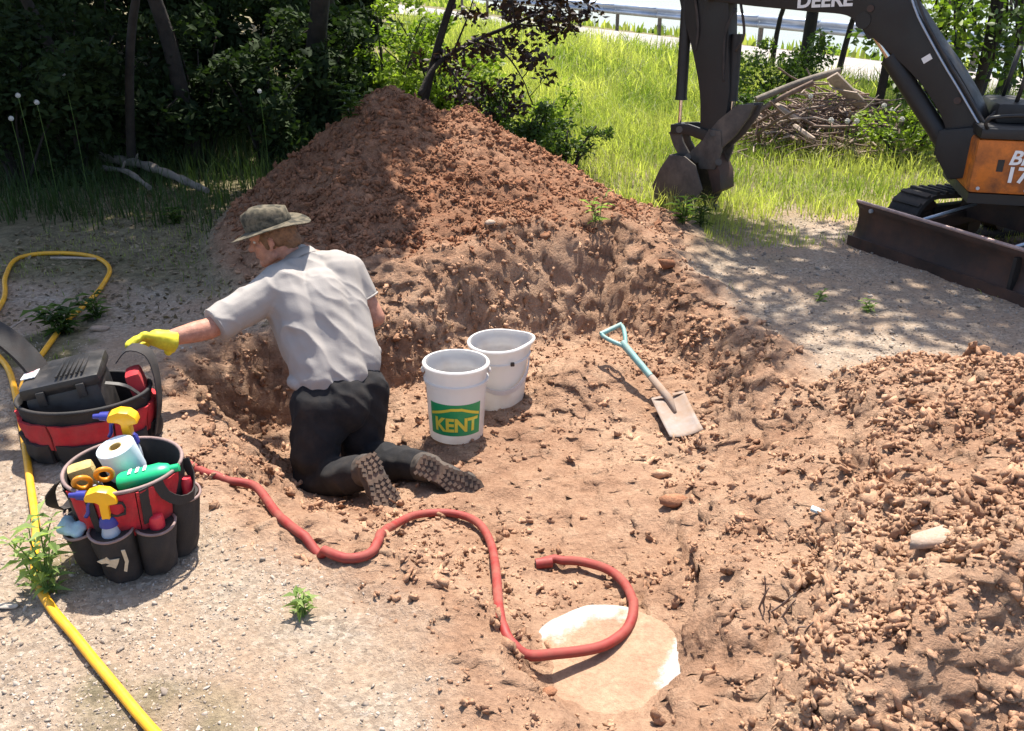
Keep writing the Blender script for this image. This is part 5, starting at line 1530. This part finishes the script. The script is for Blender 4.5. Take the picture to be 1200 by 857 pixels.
# ---- the wood at the left: trunks in view, crowns overhead throwing the shade
wood = [(-3.15, 8.6, .085, (-3.2, 8.0, 4.6), (1.3, 1.2, 1.3), 'slim dark tree trunk standing right behind the bushes left of the mound'),
        (-4.5, 9.2, .07, (-4.8, 9.0, 4.2), (1.7, 1.3, 1.9), 'dark tree trunk in deep shade left of the slim one'),
        (-6.1, 8.4, .15, (-5.9, 8.2, 4.0), (1.6, 1.5, 1.9), 'dark tree near the left edge of the wood'),
        (-2.35, 9.9, .12, (-1.35, 8.6, 5.0), (1.15, 1.2, 1.1), 'dark tree straight behind the left flank of the mound'),
        (-3.8, 11.4, .15, (-4.0, 11.2, 5.2), (1.9, 1.5, 2.3), 'second-row tree deep in the wood behind the slim trunk'),
        (-6.0, 11.2, .15, (-6.0, 11.0, 5.0), (2.0, 1.6, 2.3), 'second-row tree deep in the wood at far left'),
        (-8.2, 10.8, .15, (-8.0, 10.5, 4.8), (2.0, 1.8, 2.3), 'outermost tree of the wood beyond the left edge'),
        (-2.6, 13.4, .12, (-2.9, 13.2, 5.2), (1.6, 1.5, 2.4), 'farther tree behind the mound at the right of the wood'),
        (-5.0, 14.2, .14, (-5.0, 14.0, 5.2), (2.2, 1.8, 2.5), 'third-row tree hidden far back in the wood'),
        (-8.0, 14.5, .14, (-8.0, 14.2, 5.2), (2.3, 2.0, 2.5), 'far back tree at the left of the wood')]
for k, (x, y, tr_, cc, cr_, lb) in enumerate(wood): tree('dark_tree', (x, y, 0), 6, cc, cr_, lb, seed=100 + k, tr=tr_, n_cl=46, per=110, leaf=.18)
# overhanging tree just outside the left edge: shades the tool case and the hose loop
tree('dark_tree', (-4.3, 6.2, 0), 6, (-2.3, 5.35, 4.4), (.85, .8, .8), 'leaning tree just outside the left edge that shades the hose loop', seed=131, tr=.10, n_cl=28, per=110, leaf=.16)
tree('dark_tree', (-3.6, 8.1, 0), 6, (-2.0, 6.8, 4.8), (1.5, .95, .9), 'leaning dark tree behind the fallen log that shades the ground left of the mound', seed=132, tr=.045, n_cl=44, per=150, leaf=.18)
# dark-leaved tree behind the mound, limb rising to the right
tree('plum_tree', (-1.05, 8.9, 0), 6, (.4, 9.7, 4.6), (.8, .7, .8), 'dark purple-leaved tree behind the mound with its limb rising to the right', leafmat='leaf_plum', seed=141, tr=.045, n_cl=14, per=40, leaf=.12, lean=(.75, .1, 2.3))
def plum_sprays():
    r = np.random.default_rng(77); Yp = 8.8
    root = [o for o in bpy.data.objects if o.name.startswith('plum_tree')][0]
    mb = MB(); cen = []
    limbs = [[(492, 112), (512, 76), (556, 48), (604, 28), (650, 2), (690, -40)], [(520, 72), (540, 100), (560, 140)], [(556, 48), (590, 62), (612, 92), (622, 118)], [(604, 28), (632, 30), (668, 22)], [(530, 64), (548, 20), (560, -20)], [(604, 28), (600, 0), (606, -30)], [(640, 40), (640, 10), (652, -30)],
             [(540, 92), (565, 100), (590, 128)], [(650, 2), (664, 22), (676, 44)]]
    for k, lm in enumerate(limbs):
        sp = spline([PY(a, b, Yp + .25 * math.sin(k * 2.1 + i * .6)) - root.location for i, (a, b) in enumerate(lm)], .06)
        r0 = .032 if k == 0 else .012
        mb.tube(sp, [r0 * (1 - .75 * i / len(sp)) for i in range(len(sp))], 6)
        for q in range(0, len(sp), 3):
            if k == 0 and q < len(sp) * .3: continue
            cen.append(tuple(sp[q] + Vector((r.normal(0, .09), r.normal(0, .12), r.normal(0, .09)))))
            if r.random() < .5:
                e = sp[q] + Vector((r.normal(0, .2), r.normal(0, .15), r.normal(0, .16))); mb.tube([sp[q], e], [.006, .002], 4); cen.append(tuple(e))
    mb.build('limbs', 'bark', root, smooth=True)
    cen = np.array(cen); P = clumps(r, cen, np.full(len(cen), .15), 34)
    link(bpy.data.objects.new('leaf_sprays', leaf_mesh('leaf_sprays', P, .075 * r.uniform(.6, 1.3, len(P)), 'leaf_plum', r, .6, .2)), root)
plum_sprays()
# trees at the right, behind the machine: trunks in view, light foliage
right = [(945, 13.0, .10, (4.2, 13.2, 5.4), (1.5, 1.2, 1.6), 'brown tree trunk rising behind the boom lettering', 'leaf_mid'),
         (906, 16.0, .05, (4.9, 16.2, 4.2), (1.0, 1.0, 1.4), 'thin pole-like tree left of the brown trunk beyond the brush pile', 'leaf_light'),
         (985, 15.5, .055, (6.1, 15.5, 4.0), (1.1, 1.0, 1.2), 'thin tree between the brush pile and the road', 'leaf_light'),
         (1066, 11.6, .08, (5.4, 11.8, 3.6), (1.0, .9, 1.3), 'tree seen under the boom beside its cylinder', 'leaf_light'),
         (1148, 10.6, .075, (6.0, 10.8, 3.6), (1.2, .9, 1.5), 'dark slim tree right of the boom', 'leaf_light'),
         (1122, 12.6, .06, (6.7, 12.8, 3.4), (1.1, .9, 1.3), 'slender tree close behind the boom on its right', 'leaf_light'),
         (1180, 11.8, .10, (7.4, 12.0, 3.4), (1.2, 1.0, 1.5), 'stout tree at the right edge behind the excavator', 'leaf_mid'),
         (1215, 13.5, .09, (8.8, 13.5, 3.4), (1.4, 1.0, 1.5), 'tree at the extreme right edge of the picture', 'leaf_light')]
for k, (px, Y, tr_, cc, cr_, lb, lm) in enumerate(right):
    q = PY(px, 60, Y); cc = (q.x + .15, cc[1], cc[2])
    tree('roadside_tree', (q.x, Y, 0), 5, cc, cr_, lb, 'trees by the road', lm, 'bark', tr_, 26, 60, .14, 200 + k)
tree('roadside_tree', (5.1, 7.3, 0), 6, (2.45, 7.3, 5.5), (1.35, 1.35, .9), 'leaning tree just outside the right edge that shades the driveway and excavator', 'trees by the road', 'leaf_mid', 'bark', .14, 32, 70, .15, 260)
# low leafy boughs hanging into view at upper right
def boughs(name, pix, Y, mat, label, seed, rad=.28, per=60, leaf=.09):
    r = np.random.default_rng(seed); P0 = [PY(a, b, Y + r.normal(0, .3)) for a, b in pix]
    root = empty(name, (P0[0].x, P0[0].y, gz(P0[0].x, P0[0].y, False) - .03)); tag(root, label, 'tree', 'trees by the road')
    mb = MB(); mb.tube(spline([Vector((0, 0, 0)), Vector((.05, 0, 1.2)), Vector((.0, 0, 3.2))], .3), .05, 8)
    for p_ in P0: mb.tube(spline([Vector((0, 0, 2.3 + r.uniform(-.4, .6))), (p_ - root.location) * .5 + Vector((0, 0, 1.1)), p_ - root.location], .2), .012, 5)
    mb.build('trunk', 'bark', root, smooth=True)
    cen = np.array([tuple(p_ - root.location) for p_ in P0]); P = clumps(r, cen, np.full(len(cen), rad), per)
    tint = np.repeat(r.random(len(cen)), per) * .5 + r.random(len(P)) * .5
    link(bpy.data.objects.new('crown', leaf_mesh('crown', P, leaf * r.uniform(.6, 1.3, len(P)), mat, r, .55, .2, tint)), root)
boughs('young_tree', [(1100, 20), (1112, 32), (1125, 12), (1132, 45), (1108, 50), (1120, 68), (1140, 28), (1150, 60), (1096, 8), (1106, 0), (1140, 5)], 9.6, 'leaf_light', 'young tree with bright yellow green leaves just right of the boom', 301)
boughs('young_tree', [(1160, 15), (1172, 40), (1186, 20), (1194, 55), (1164, 72), (1180, 80), (1200, 88), (1205, 30), (1170, -4), (1190, 2), (1156, 45), (1215, 60)], 9.0, 'leaf_mid', 'leafy tree hanging in at the upper right corner', 302)
boughs('young_tree', [(1040, 40), (1030, 50), (1018, 40), (1046, 56), (1060, 104), (1076, 118), (1068, 128)], 9.8, 'leaf_mid', 'small leafy tree seen through the gap under the boom', 303, .2, 40)
# ---- bushes
bl_ = [(20, 7.6, 1.5, 1.4), (90, 8.0, 1.5, 1.5), (170, 8.3, 1.5, 1.3), (240, 8.9, 1.4, 1.5), (310, 8.6, 1.4, 1.35), (375, 9.2, 1.4, 1.4), (130, 9.8, 1.7, 1.7), (40, 10.2, 1.9, 1.8), (290, 10.6, 1.8, 1.8), (400, 11.2, 1.7, 1.7), (200, 11.8, 2.2, 2.0), (80, 12.6, 2.4, 2.1), (345, 12.8, 2.2, 2.0), (10, 14.8, 3.2, 2.5), (150, 15.2, 3.4, 2.5), (280, 15.6, 3.4, 2.5), (400, 16.0, 3.0, 2.4), (60, 18.5, 4, 3), (230, 19, 4.2, 3), (370, 19, 4.2, 3)]
nm = ['leftmost front bush', 'second front bush from the left', 'front bush above the fallen log', 'bush around the slim trunk', 'bush right of the slim trunk', 'bush against the left flank of the mound', 'taller bush behind the front row at left', 'tall bush at the far left back', 'tall bush behind the slim trunk', 'tall bush behind the mound flank', 'rear bush in the middle of the wood', 'rear bush at the left of the wood', 'rear bush behind the mound side', 'rearmost bush at the left', 'rearmost bush left of centre in the wood', 'rearmost bush behind the slim trunk', 'rearmost bush behind the mound top', 'far hedge bush at the left', 'far hedge bush in the middle', 'far hedge bush at the right of the wood']
for k, (px, Y, w, h) in enumerate(bl_):
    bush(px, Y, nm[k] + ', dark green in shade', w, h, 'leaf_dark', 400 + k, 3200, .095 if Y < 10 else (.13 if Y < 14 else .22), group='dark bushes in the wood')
bush(455, 9.6, 'bright green leafy bush rising behind the mound top', 1.1, 1.45, 'leaf_light', 430, 2600, .075)
bush(520, 10.2, 'second bright green bush behind the dark-leaved limb', 1.3, 1.4, 'leaf_light', 431, 2600, .08)
bush(575, 9.0, 'low dark bush below the dark-leaved limb', .9, .75, 'leaf_mid', 432, 1800, .06)
bush(615, 8.3, 'leafy green weeds at the right shoulder of the mound', .75, .62, 'leaf_mid', 433, 2000, .05)
bush(662, 7.7, 'leafy green weed clump on the right foot of the mound', .62, .52, 'leaf_mid', 434, 1700, .045)
bush(640, 9.2, 'taller green weeds behind the mound foot', .8, .7, 'leaf_light', 435, 1500, .05)
bush(905, 11.6, 'dark green leafy bush behind the stick arm', 1.2, .95, 'leaf_mid', 436, 2400, .07)
bush(880, 10.2, 'green bush between stick arm and brush pile', .8, .6, 'leaf_mid', 437, 1400, .06)
bush(1060, 8.6, 'green weeds under the boom cylinder', .9, .55, 'leaf_light', 438, 1500, .055)
bush(1100, 9.3, 'green shrub close behind the boom foot', .9, .8, 'leaf_mid', 439, 1500, .06)
bush(770, 44, 'dark round bush beyond the guard rail', 2.0, 1.6, 'leaf_mid', 440, 1500, .22)
bush(985, 30, 'light shrub beyond the road behind the boom', 2.5, 1.6, 'leaf_light', 441, 1500, .2)
bush(1060, 26, 'light shrub beyond the road at right of the boom', 2.5, 1.5, 'leaf_light', 442, 1500, .2)

# ---- grass
def blades(name, n, box, mat, hgt, wid, dens, seed, label=None, lean=.35, parent=None):
    r = np.random.default_rng(seed)
    x = r.uniform(box[0], box[1], n); y = box[2] + (box[3] - box[2]) * r.random(n) ** 1.3
    H = heights(x, y); p_ = dens(x, y, H)
    ok = r.random(n) < p_
    x, y, z = x[ok], y[ok], H['z'][ok]; n = len(x)
    hh = hgt(x, y) * r.uniform(.45, 1.25, n); ww = wid * r.uniform(.6, 1.3, n) * (1 + .10 * np.clip(y - 8, 0, 30))
    a = r.uniform(0, 6.283, n); b = r.uniform(0, 6.283, n); ln = r.random(n) ** 1.5 * lean * 2
    s = np.stack([np.cos(a), np.sin(a), np.zeros(n)], 1) * ww[:, None]; d = np.stack([np.cos(b), np.sin(b), np.zeros(n)], 1)
    B = np.stack([x, y, z - .01], 1); up_ = np.array([0, 0, 1.])
    Mi = B + up_ * (hh * .55)[:, None] + d * (hh * ln * .3)[:, None]; T = B + up_ * (hh * (1 - .25 * ln))[:, None] + d * (hh * ln)[:, None]
    V = np.stack([B - s, B + s, Mi - s * .7, Mi + s * .7, T], 1).reshape(-1, 3); k = np.arange(n) * 5
    F = np.concatenate([np.stack([k, k + 1, k + 3], 1), np.stack([k, k + 3, k + 2], 1), np.stack([k + 2, k + 3, k + 4], 1)])
    me = raw_mesh(name, V, F.astype(np.int32)); t = np.clip(.5 + .5 * fbm(x, y, 1.1, 3, seed) + r.normal(0, .18, n), 0, 1)
    point_attr(me, 'tint', np.repeat(t, 5)); me.materials.append(M[mat])
    o = link(bpy.data.objects.new(name, me), parent); tag(o, label, 'grass', kind='stuff'); print(name, n); return o
def d_field(x, y, H): return (H['soil'] < .35) * sstep(6.15, 7.3, y - .35 * np.clip(x - 2.2, 0, 2) + .5 * fbm(x, y, 1.5, 2, 5)) * sstep(-1.6, -.4, x + .12 * (y - 8)) * ((H['rs'] < -5.8))
def h_field(x, y): return .16 + .26 * sstep(7.5, 10.5, y) + .05 * fbm(x, y, .9, 2, 15)
blades('grass', 60000, (-2.5, 9, 6.4, 13), 'grass', h_field, .0042, d_field, 51, 'sunlit tall green grass between the mound, the excavator and the road', .7)
blades('grass', 40000, (-3, 13, 12.5, 24), 'grass', lambda x, y: .42 + 0 * x, .006, d_field, 52, 'far strip of bright tall grass along the near side of the road', .7)
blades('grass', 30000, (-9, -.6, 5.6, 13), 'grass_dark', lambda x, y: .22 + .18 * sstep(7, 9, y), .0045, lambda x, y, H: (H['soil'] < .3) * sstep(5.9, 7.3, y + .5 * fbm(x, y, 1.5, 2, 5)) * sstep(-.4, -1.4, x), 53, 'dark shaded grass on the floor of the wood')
blades('grass', 34000, (-3.4, -.3, 1.1, 6.6), 'grass', lambda x, y: .045 + 0 * x, .0022, lambda x, y, H: H['grass'] * .6 * (H['soil'] < .3) * np.clip(.5 + fbm(x, y, 2.4, 3, 19), .05, 1), 54, 'thin sparse grass on the stony ground at lower left')
blades('grass', 26000, (.3, 4.5, 4.2, 7.2), 'grass', lambda x, y: .05 + .06 * sstep(5.4, 6.6, y), .0026, lambda x, y, H: (H['soil'] < .3) * sstep(.15, .75, .75 * sstep(5.2, 6.4, y) - .25 + fbm(x, y, 1.7, 3, 88) + .5 * np.exp(-(((x - 1.0) / .5) ** 2 + ((y - 5.9) / .4) ** 2))), 55, 'short grass patches on the driveway edge')
blades('grass', 14000, (-6, 26, 20, 60), 'grass', lambda x, y: .30 + 0 * x, .02, lambda x, y, H: (H['rs'] > .5) * (H['z'] > -.3), 56, 'grass on the verge beyond the guard rail')

# ---- individual weeds
def weed(px, py, h, n, leaf, label, seed, mat='leaf_weed', spread=.35, width=.28, levels=7):
    r = np.random.default_rng(seed); p_ = PG(px, py)
    root = empty('weed', p_); tag(root, label, 'weed', 'single weeds')
    st = MB(); V, F, T = [], [], []
    def leaf_(b, d, L, w):
        s_ = d.cross(Vector((0, 0, 1))); s_ = s_.normalized() if s_.length > 1e-3 else Vector((1, 0, 0)); nn = s_.cross(d)
        o = len(V); m_ = b + d * L * .45 + nn * L * .10; t = b + d * L - Vector((0, 0, L * .18))
        V.extend([b, m_ + s_ * w * L, m_ - s_ * w * L, t, b.lerp(t, .5) + nn * L * .06]); F.extend([(o, o + 1, o + 4), (o, o + 4, o + 2), (o + 1, o + 3, o + 4), (o + 4, o + 3, o + 2)]); T.extend([r.random()] * 5)
    for k in range(n):
        a = r.uniform(0, 6.28); q = r.uniform(0, spread) * h; hh = h * r.uniform(.6, 1)
        tip = Vector((math.cos(a) * q, math.sin(a) * q, hh)); b = Vector((math.cos(a) * .012, math.sin(a) * .012, -.01))
        sp = spline([b, tip * .5 + Vector((0, 0, .1 * h)), tip], h / 9); st.tube(sp, [.0035 * (1 - .6 * i / len(sp)) for i in range(len(sp))], 5)
        for i in range(levels):
            c = sp[int((len(sp) - 1) * (.2 + .8 * i / (levels - 1)))]
            for s_ in range(2):
                aa = a + i * 1.57 + s_ * math.pi + r.normal(0, .3); leaf_(c, Vector((math.cos(aa), math.sin(aa), r.uniform(.05, .55))).normalized(), leaf * r.uniform(.6, 1.15), width * r.uniform(.7, 1.1) * .6)
    st.build('stem', mat, root, smooth=True)
    me = raw_mesh('leaves', [tuple(v) for v in V], F); point_attr(me, 'tint', T); me.materials.append(M[mat]); link(bpy.data.objects.new('leaves', me), root)
    return root
weed(62, 700, .30, 4, .075, 'tall pale green leafy weed beside the yellow hose', 1, spread=.25)
weed(48, 690, .22, 3, .06, 'shorter weed left of the tall one by the yellow hose', 2)
weed(355, 722, .07, 5, .05, 'small green weed on the bare gravel below the red hose', 3, spread=.6, levels=4)
weed(700, 262, .19, 3, .10, 'pale drooping leafy weed on the right foot of the dirt mound', 4, spread=.5, width=.14, levels=4)
weed(1017, 366, .06, 5, .05, 'little green tuft on the driveway in front of the blade', 5, spread=.7, levels=4)
weed(75, 392, .16, 8, .10, 'broad green weed behind the tool case at left', 6, 'leaf_mid', .7, .4, 5)
weed(115, 372, .12, 6, .08, 'low weed under the yellow hose loop', 7, 'leaf_mid', .8, .4, 4)
weed(800, 262, .20, 6, .10, 'weed growing at the left of the excavator bucket', 8, 'leaf_mid', .5, .2, 5)
weed(822, 266, .24, 4, .10, 'weed stalk growing in front of the excavator bucket', 9, 'leaf_mid', .3, .2, 5)
weed(410, 138, .22, 7, .10, 'green leafy weed on the left shoulder of the mound', 10, 'leaf_mid', .8, .4, 5)
weed(205, 262, .12, 6, .08, 'small green weed in shade below the fallen log', 12, 'leaf_mid', .8, .4, 4)
weed(960, 352, .05, 4, .05, 'tiny green sprout on the driveway near the pit rim', 11, spread=.7, levels=3)
# ---- dandelion clocks: one built, the rest copied
def clock(px, py, Y, label, group, src=[None]):
    q = PY(px, py, Y); z0 = gz(q.x, q.y, False); hgt = max(.2, q.z - z0)
    root = empty('dandelion', (q.x, q.y, z0)); tag(root, label, 'dandelion', group)
    if src[0] is None:
        st = MB().tube(spline([Vector((0, 0, 0)), Vector((.012, .005, .5)), Vector((0, 0, 1))], .1), .0035, 6).build('stalk', 'leaf_weed', root, smooth=True)
        r = np.random.default_rng(4); mb = MB(); mb.ball((0, 0, 0), .008, 8)
        for k in range(90):
            d = Vector(r.normal(size=3)).normalized(); s_ = d.orthogonal().normalized(); t_ = d.cross(s_); b = d * .026
            o = len(mb.v); mb.v += [b, b + (s_ + d * .35) * .011, b + (t_ - s_ * .5 + d * .35) * .011, b + (-t_ - s_ * .5 + d * .35) * .011]; mb.f += [(o, o + 1, o + 2), (o, o + 2, o + 3), (o, o + 3, o + 1)]
        hd = mb.build('seed_head', 'fluff', root); src[0] = (st, hd)
    else:
        st, hd = [c.copy() for c in src[0]]
        for c in (st, hd): col.objects.link(c); c.parent = root
    k_ = .62 if px < 500 else .8; st.scale = (k_, k_, hgt); hd.location = (0, 0, hgt); hd.scale = (k_,) * 3
    return root
A1, G1 = 'white dandelion seed head on tall stalk before the brush pile', 'dandelions by the brush pile'
for (px, py, Y) in ((974, 141, 8.3), (993, 142, 8.4), (1004, 142, 8.5), (1036, 124, 8.6), (1046, 129, 8.5), (950, 113, 9.0), (1057, 140, 8.4)): clock(px, py, Y, A1, G1)
A2, G2 = 'pale dandelion seed head in the shade at the left', 'dandelions in the shade'
for (px, py, Y) in ((21, 112, 7.0), (43, 120, 6.9), (13, 139, 6.8), (75, 89, 7.3), (304, 107, 7.9)): clock(px, py, Y, A2, G2)

# ---- fallen log and brush pile
def log(a, b, r0, r1, label, mat='bark_grey', lift=.10):
    A_, B_ = PG(*a), PG(*b); A_.z += lift + r0 * .6; B_.z += lift + r1 * .6
    m_ = A_.lerp(B_, .45) + Vector((.02, .05, .03)); root = empty('log', A_.lerp(B_, .5)); tag(root, label, 'log')
    sp = spline([A_, m_, B_], .1); rr_ = np.random.default_rng(int(a[0]))
    MB().tube(sp, [(r0 + (r1 - r0) * i / len(sp)) * rr_.uniform(.75, 1.25) for i in range(len(sp))], 12).build('trunk', mat, root, world=True, smooth='auto')
    e = sp[len(sp) // 3]; MB().tube([e, e + Vector((.06, -.05, .09))], [.016, .008], 7).build('branch_stub', mat, root, world=True, smooth=True)
log((122, 200), (245, 240), .045, .028, 'long grey weathered log lying in the shade at the wood edge')
log((125, 212), (178, 236), .026, .018, 'short grey log lying against the long one')
def brush():
    r = np.random.default_rng(15); Y0 = 9.4
    c = PZ(955, 172, .0); c = Vector((c.x, c.y, gz(c.x, c.y)))
    c = PY(960, 165, Y0); c.z = gz(c.x, c.y)
    root = empty('brush_pile', c); tag(root, 'heap of dry brown sticks and branches behind the excavator bucket', 'brush pile')
    mesh = []
    for k in range(8):
        sp = spline([Vector((-.5, 0, 0)), Vector((-.2, r.normal(0, .05), r.normal(0, .05))), Vector((.15, r.normal(0, .06), r.normal(0, .05))), Vector((.5, r.normal(0, .04), 0))], .12)
        mb = MB().tube(sp, [.011 * (1 - .6 * i / len(sp)) * r.uniform(.85, 1.1) for i in range(len(sp))], 6)
        if k % 2: mb.tube([sp[3], sp[3] + Vector((.16, .09, .08))], [.007, .003], 4)
        me = bpy.data.meshes.new('stick'); me.from_pydata([tuple(v) for v in mb.v], [], mb.f); me.update(); me.materials.append(M['twig' if k % 4 else 'twig_pale']); mesh.append(me)
    for k in range(290):
        o = bpy.data.objects.new('stick', mesh[int(r.integers(0, 8))])
        x = r.normal(0, .42); y = r.normal(0, .38); top = .68 * math.exp(-(x / .55) ** 2) * math.exp(-(y / .6) ** 2)
        o.location = (x, y, max(.02, top * r.random() ** .5)); L = r.uniform(.45, 1.25)
        o.scale = (L, 1, 1) if k % 9 else (L * 1.1, 2.6, 2.6)
        o.rotation_euler = (r.uniform(0, 6.28), r.normal(.0, .28), r.uniform(0, 6.28)); link(o, root)
    o = MB().box((0, 0, 0), (.50, .13, .03)).build('plank', 'twig_pale', root, bevel=.004); o.location = PY(993, 107, Y0 - .25) - c; o.rotation_euler = (R(-40), R(38), R(10))
    o = MB().tube(spline([(-.5, 0, 0), (0, .02, .03), (.42, .02, .02)], .1), .034, 10).build('thick_branch', 'bark_grey', root, smooth='auto'); o.location = PY(940, 100, Y0 - .2) - c; o.rotation_euler = (0, R(-16), R(8))
    o = MB().tube(spline([(-.4, 0, 0), (0, .02, .02), (.35, .0, .01)], .1), .026, 10).build('thick_branch', 'twig', root, smooth='auto'); o.location = PY(915, 118, Y0 - .3) - c; o.rotation_euler = (0, R(-30), R(-8))
brush()

# ---- litter on the shaded ground
def litter():
    r = np.random.default_rng(64); n = 5200
    x = r.uniform(-3.6, -.4, n); y = r.uniform(4.2, 7.6, n); H = heights(x, y); ok = (H['soil'] < .5) & (r.random(n) < .8)
    P = np.stack([x, y, H['z'] + .006], 1)[ok]
    me = leaf_mesh('leaf_litter', P, r.uniform(.018, .05, len(P)), 'litter', r, .5, 0, None, 3.0)
    # lie flat
    o = link(bpy.data.objects.new('leaf_litter', me)); tag(o, 'brown dry leaf litter on the shaded ground at left', 'leaf litter', kind='stuff')
M['litter'] = leafy('dry_leaves', (.07, .05, .03), (.30, .23, .15), .15)
litter()

# ---- roots poking from the bank and a scrap of litter
def roots(px, py, label, seed, n=7, h=.13):
    r = np.random.default_rng(seed); p_ = PG(px, py); root = empty('root_tuft', p_); tag(root, label, 'roots', 'roots in the bank')
    for k in range(n):
        b = Vector((r.normal(0, .025), r.normal(0, .02), -.02)); t = b + Vector((r.normal(0, .02), r.normal(-.03, .02), h * r.uniform(.5, 1.1)))
        sp = spline([b, b.lerp(t, .5) + Vector((r.normal(0, .012), r.normal(0, .012), 0)), t], .02)
        MB().tube(sp, [.004 * (1 - .7 * i / len(sp)) for i in range(len(sp))], 5).build('root', 'twig', root, smooth=True)
roots(898, 712, 'tuft of brown roots sticking out of the left bank of the soil heap', 3)
roots(945, 745, 'smaller tuft of brown roots lower on the soil heap bank', 5, 4, .08)
p_ = PG(958, 604); o = MB().box((0, 0, 0), (.05, .022, .012)).build('litter_scrap', 'pale_blue', None, bevel=.004); o.location = p_ + Vector((0, 0, .012)); o.rotation_euler = (.2, .15, -.5)
tag(o, 'small pale blue scrap of litter on the soil heap', 'litter')
